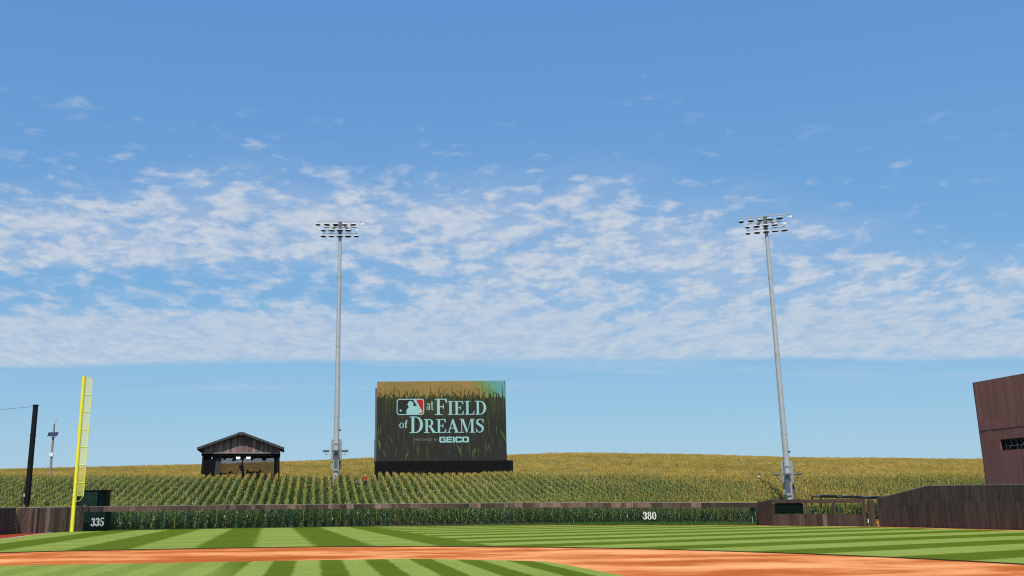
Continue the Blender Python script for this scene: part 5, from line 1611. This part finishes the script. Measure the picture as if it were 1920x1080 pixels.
# near bank: plant by plant
x, y, rk = rows(96, 176, -0.50, 0.62, 0.20, 0.05, 0.022)
dd = (x - CAM.x) * FW.x + (y - CAM.y) * FW.y; la = ((x - CAM.x) * RT.x + (y - CAM.y) * RT.y) / dd
Sx = 116.5 + 22.0 * sstep(0.06, 0.42, la) + 32.0
k = (dd < Sx) & keep(x, y)
x, y, rk = x[k], y[k], rk[k]
# the first plants of each row, seen through the mesh, are things of their own
e = x * RE[0] + y * RE[1]
order = np.lexsort((e, rk)); x, y, rk, e = x[order], y[order], rk[order], e[order]
first = np.zeros(len(x), bool)
cnt = {}
for i in range(len(x)):
    if 4.5 < x[i] < 69.5:
        c = cnt.get(rk[i], 0)
        if c < 4:
            first[i] = True; cnt[rk[i]] = c + 1
fi = np.where(first)[0]
if len(fi) > 300:
    fi = fi[np.argsort(dist_poly(x[fi], y[fi], FIELD_POLY))[:300]]
sel = np.zeros(len(x), bool); sel[fi] = True
for n_, i in enumerate(fi):
    v_ = n_ % NEARV
    r = thing('corn_plant', 'tall green corn plant in the front rows right behind the mesh fence', 'corn plant', (float(x[i]), float(y[i]), float(terrain(x[i], y[i])) - 0.07), random.uniform(0, 6.28), 'corn plants behind the mesh fence')
    s_ = random.uniform(0.93, 1.08); r.scale = (s_, s_, s_ * random.uniform(0.96, 1.04))
    for me, nm in zip(near_parts[v_], ('stalk', 'leaves', 'tassel')):
        o = bpy.data.objects.new(nm, me); COL.objects.link(o); o.parent = r
x, y = x[~sel], y[~sel]
n = len(x)
dd = (x - CAM.x) * FW.x + (y - CAM.y) * FW.y; la = ((x - CAM.x) * RT.x + (y - CAM.y) * RT.y) / dd
Sx = 116.5 + 22.0 * sstep(0.06, 0.42, la) + 32.0
wave = 0.5 + 0.5 * np.sin(x * 0.09 + 1.3 * np.sin(y * 0.13 + x * 0.02))
ripe = np.clip(0.60 * sstep(-14, 2, dd - Sx) + 0.40 * sstep(0.12, 0.3, la) * (0.4 + wave), 0, 0.9)
scatter('corn_rows', x, y, RNG.uniform(0, 6.28, n), RNG.normal(1.0, 0.04, n) + 0.04 * np.sin(x * 0.35 + 1.7 * np.sin(y * 0.21)), np.where(RNG.random(n) < ripe, NEARV + RNG.integers(0, 4, n), RNG.integers(0, NEARV, n)), src, 'green corn in straight rows on the bank behind the outfield fence', 'corn')
print('near plants', n, 'single', len(fi))
# the hill beyond: stretches of row
FAR_A = rad(68.0); FE = np.array((math.sin(FAR_A), math.cos(FAR_A))); FN = np.array((math.cos(FAR_A), -math.sin(FAR_A)))
x, y, rk = rows(120, 455, -0.50, 0.62, 1.95, 0.3, 0.10, FE, FN)
dd = (x - CAM.x) * FW.x + (y - CAM.y) * FW.y; la = ((x - CAM.x) * RT.x + (y - CAM.y) * RT.y) / dd
Sx = 116.5 + 22.0 * sstep(0.06, 0.42, la) + 32.0
k = (dd >= Sx) & keep(x, y, 1.5)
x, y, dd, Sx = x[k], y[k], dd[k], Sx[k]; n = len(x)
wave = 0.5 + 0.5 * np.sin(dd * 0.055 + 1.2 * np.sin(x * 0.021 + 0.5) + 0.8 * np.sin(y * 0.03))
green = np.clip(0.65 * sstep(70, 0, dd - Sx) + 0.75 * sstep(0.55, 0.95, wave), 0, 0.85)
scatter('corn_field', x, y, -FAR_A + RNG.choice([0, math.pi], n) + RNG.normal(0, 0.03, n), RNG.normal(1.0, 0.06, n) + 0.06 * np.sin(x * 0.11 + 2 * np.sin(y * 0.07)), np.where(RNG.random(n) < green, FARV + RNG.integers(0, 3, n), RNG.integers(0, FARV, n)), src_far, 'yellow tasselled corn covering the hill to the skyline', 'corn')
print('far rows', n)

# ------------------------------------------------------------------ rough grass along the fence foot
NB = 60000
s_ = RNG.uniform(sR, sEnd - 0.2, NB); off = np.where(RNG.random(NB) < 0.6, RNG.uniform(0.0, 1.5, NB), -RNG.uniform(0.0, 1.0, NB) ** 1.5 * (0.2 + 0.55 * sstep(40, 60, np.interp(s_, FP.s, FP.p[:, 0]))))
PX = np.interp(s_, FP.s, FP.p[:, 0]); PY = np.interp(s_, FP.s, FP.p[:, 1])
tx = np.gradient(FP.p[:, 0], FP.s); ty = np.gradient(FP.p[:, 1], FP.s)
TX = np.interp(s_, FP.s, tx); TY = np.interp(s_, FP.s, ty)
PX = PX - TY * off; PY = PY + TX * off
tall = 0.12 + 0.36 * sstep(30, 64, PX)
hgt = tall * RNG.uniform(0.5, 1.3, NB) * np.where(off < 0, 0.45 + 0.3 * sstep(40, 60, PX), 1.0)
az = RNG.uniform(0, 6.28, NB); wdt = RNG.uniform(0.012, 0.03, NB); ln = RNG.normal(0, 0.35, (2, NB)) * hgt
V = np.zeros((NB, 3, 3))
V[:, 0] = np.column_stack([PX - np.cos(az) * wdt, PY - np.sin(az) * wdt, np.full(NB, -0.02)])
V[:, 1] = np.column_stack([PX + np.cos(az) * wdt, PY + np.sin(az) * wdt, np.full(NB, -0.02)])
V[:, 2] = np.column_stack([PX + ln[0], PY + ln[1], hgt])
me = bpy.data.meshes.new('rough_grass')
me.from_pydata(V.reshape(-1, 3).tolist(), [], np.arange(NB * 3).reshape(-1, 3).tolist())
me.materials.append(MATS['tall_grass_blade'])
o = bpy.data.objects.new('rough_grass', me); COL.objects.link(o)
o['kind'] = 'stuff'; tag(o, 'uncut green grass along the foot of the mesh fence', 'grass')

for o in bpy.data.objects:
    if '_world' in o:
        del o['_world']
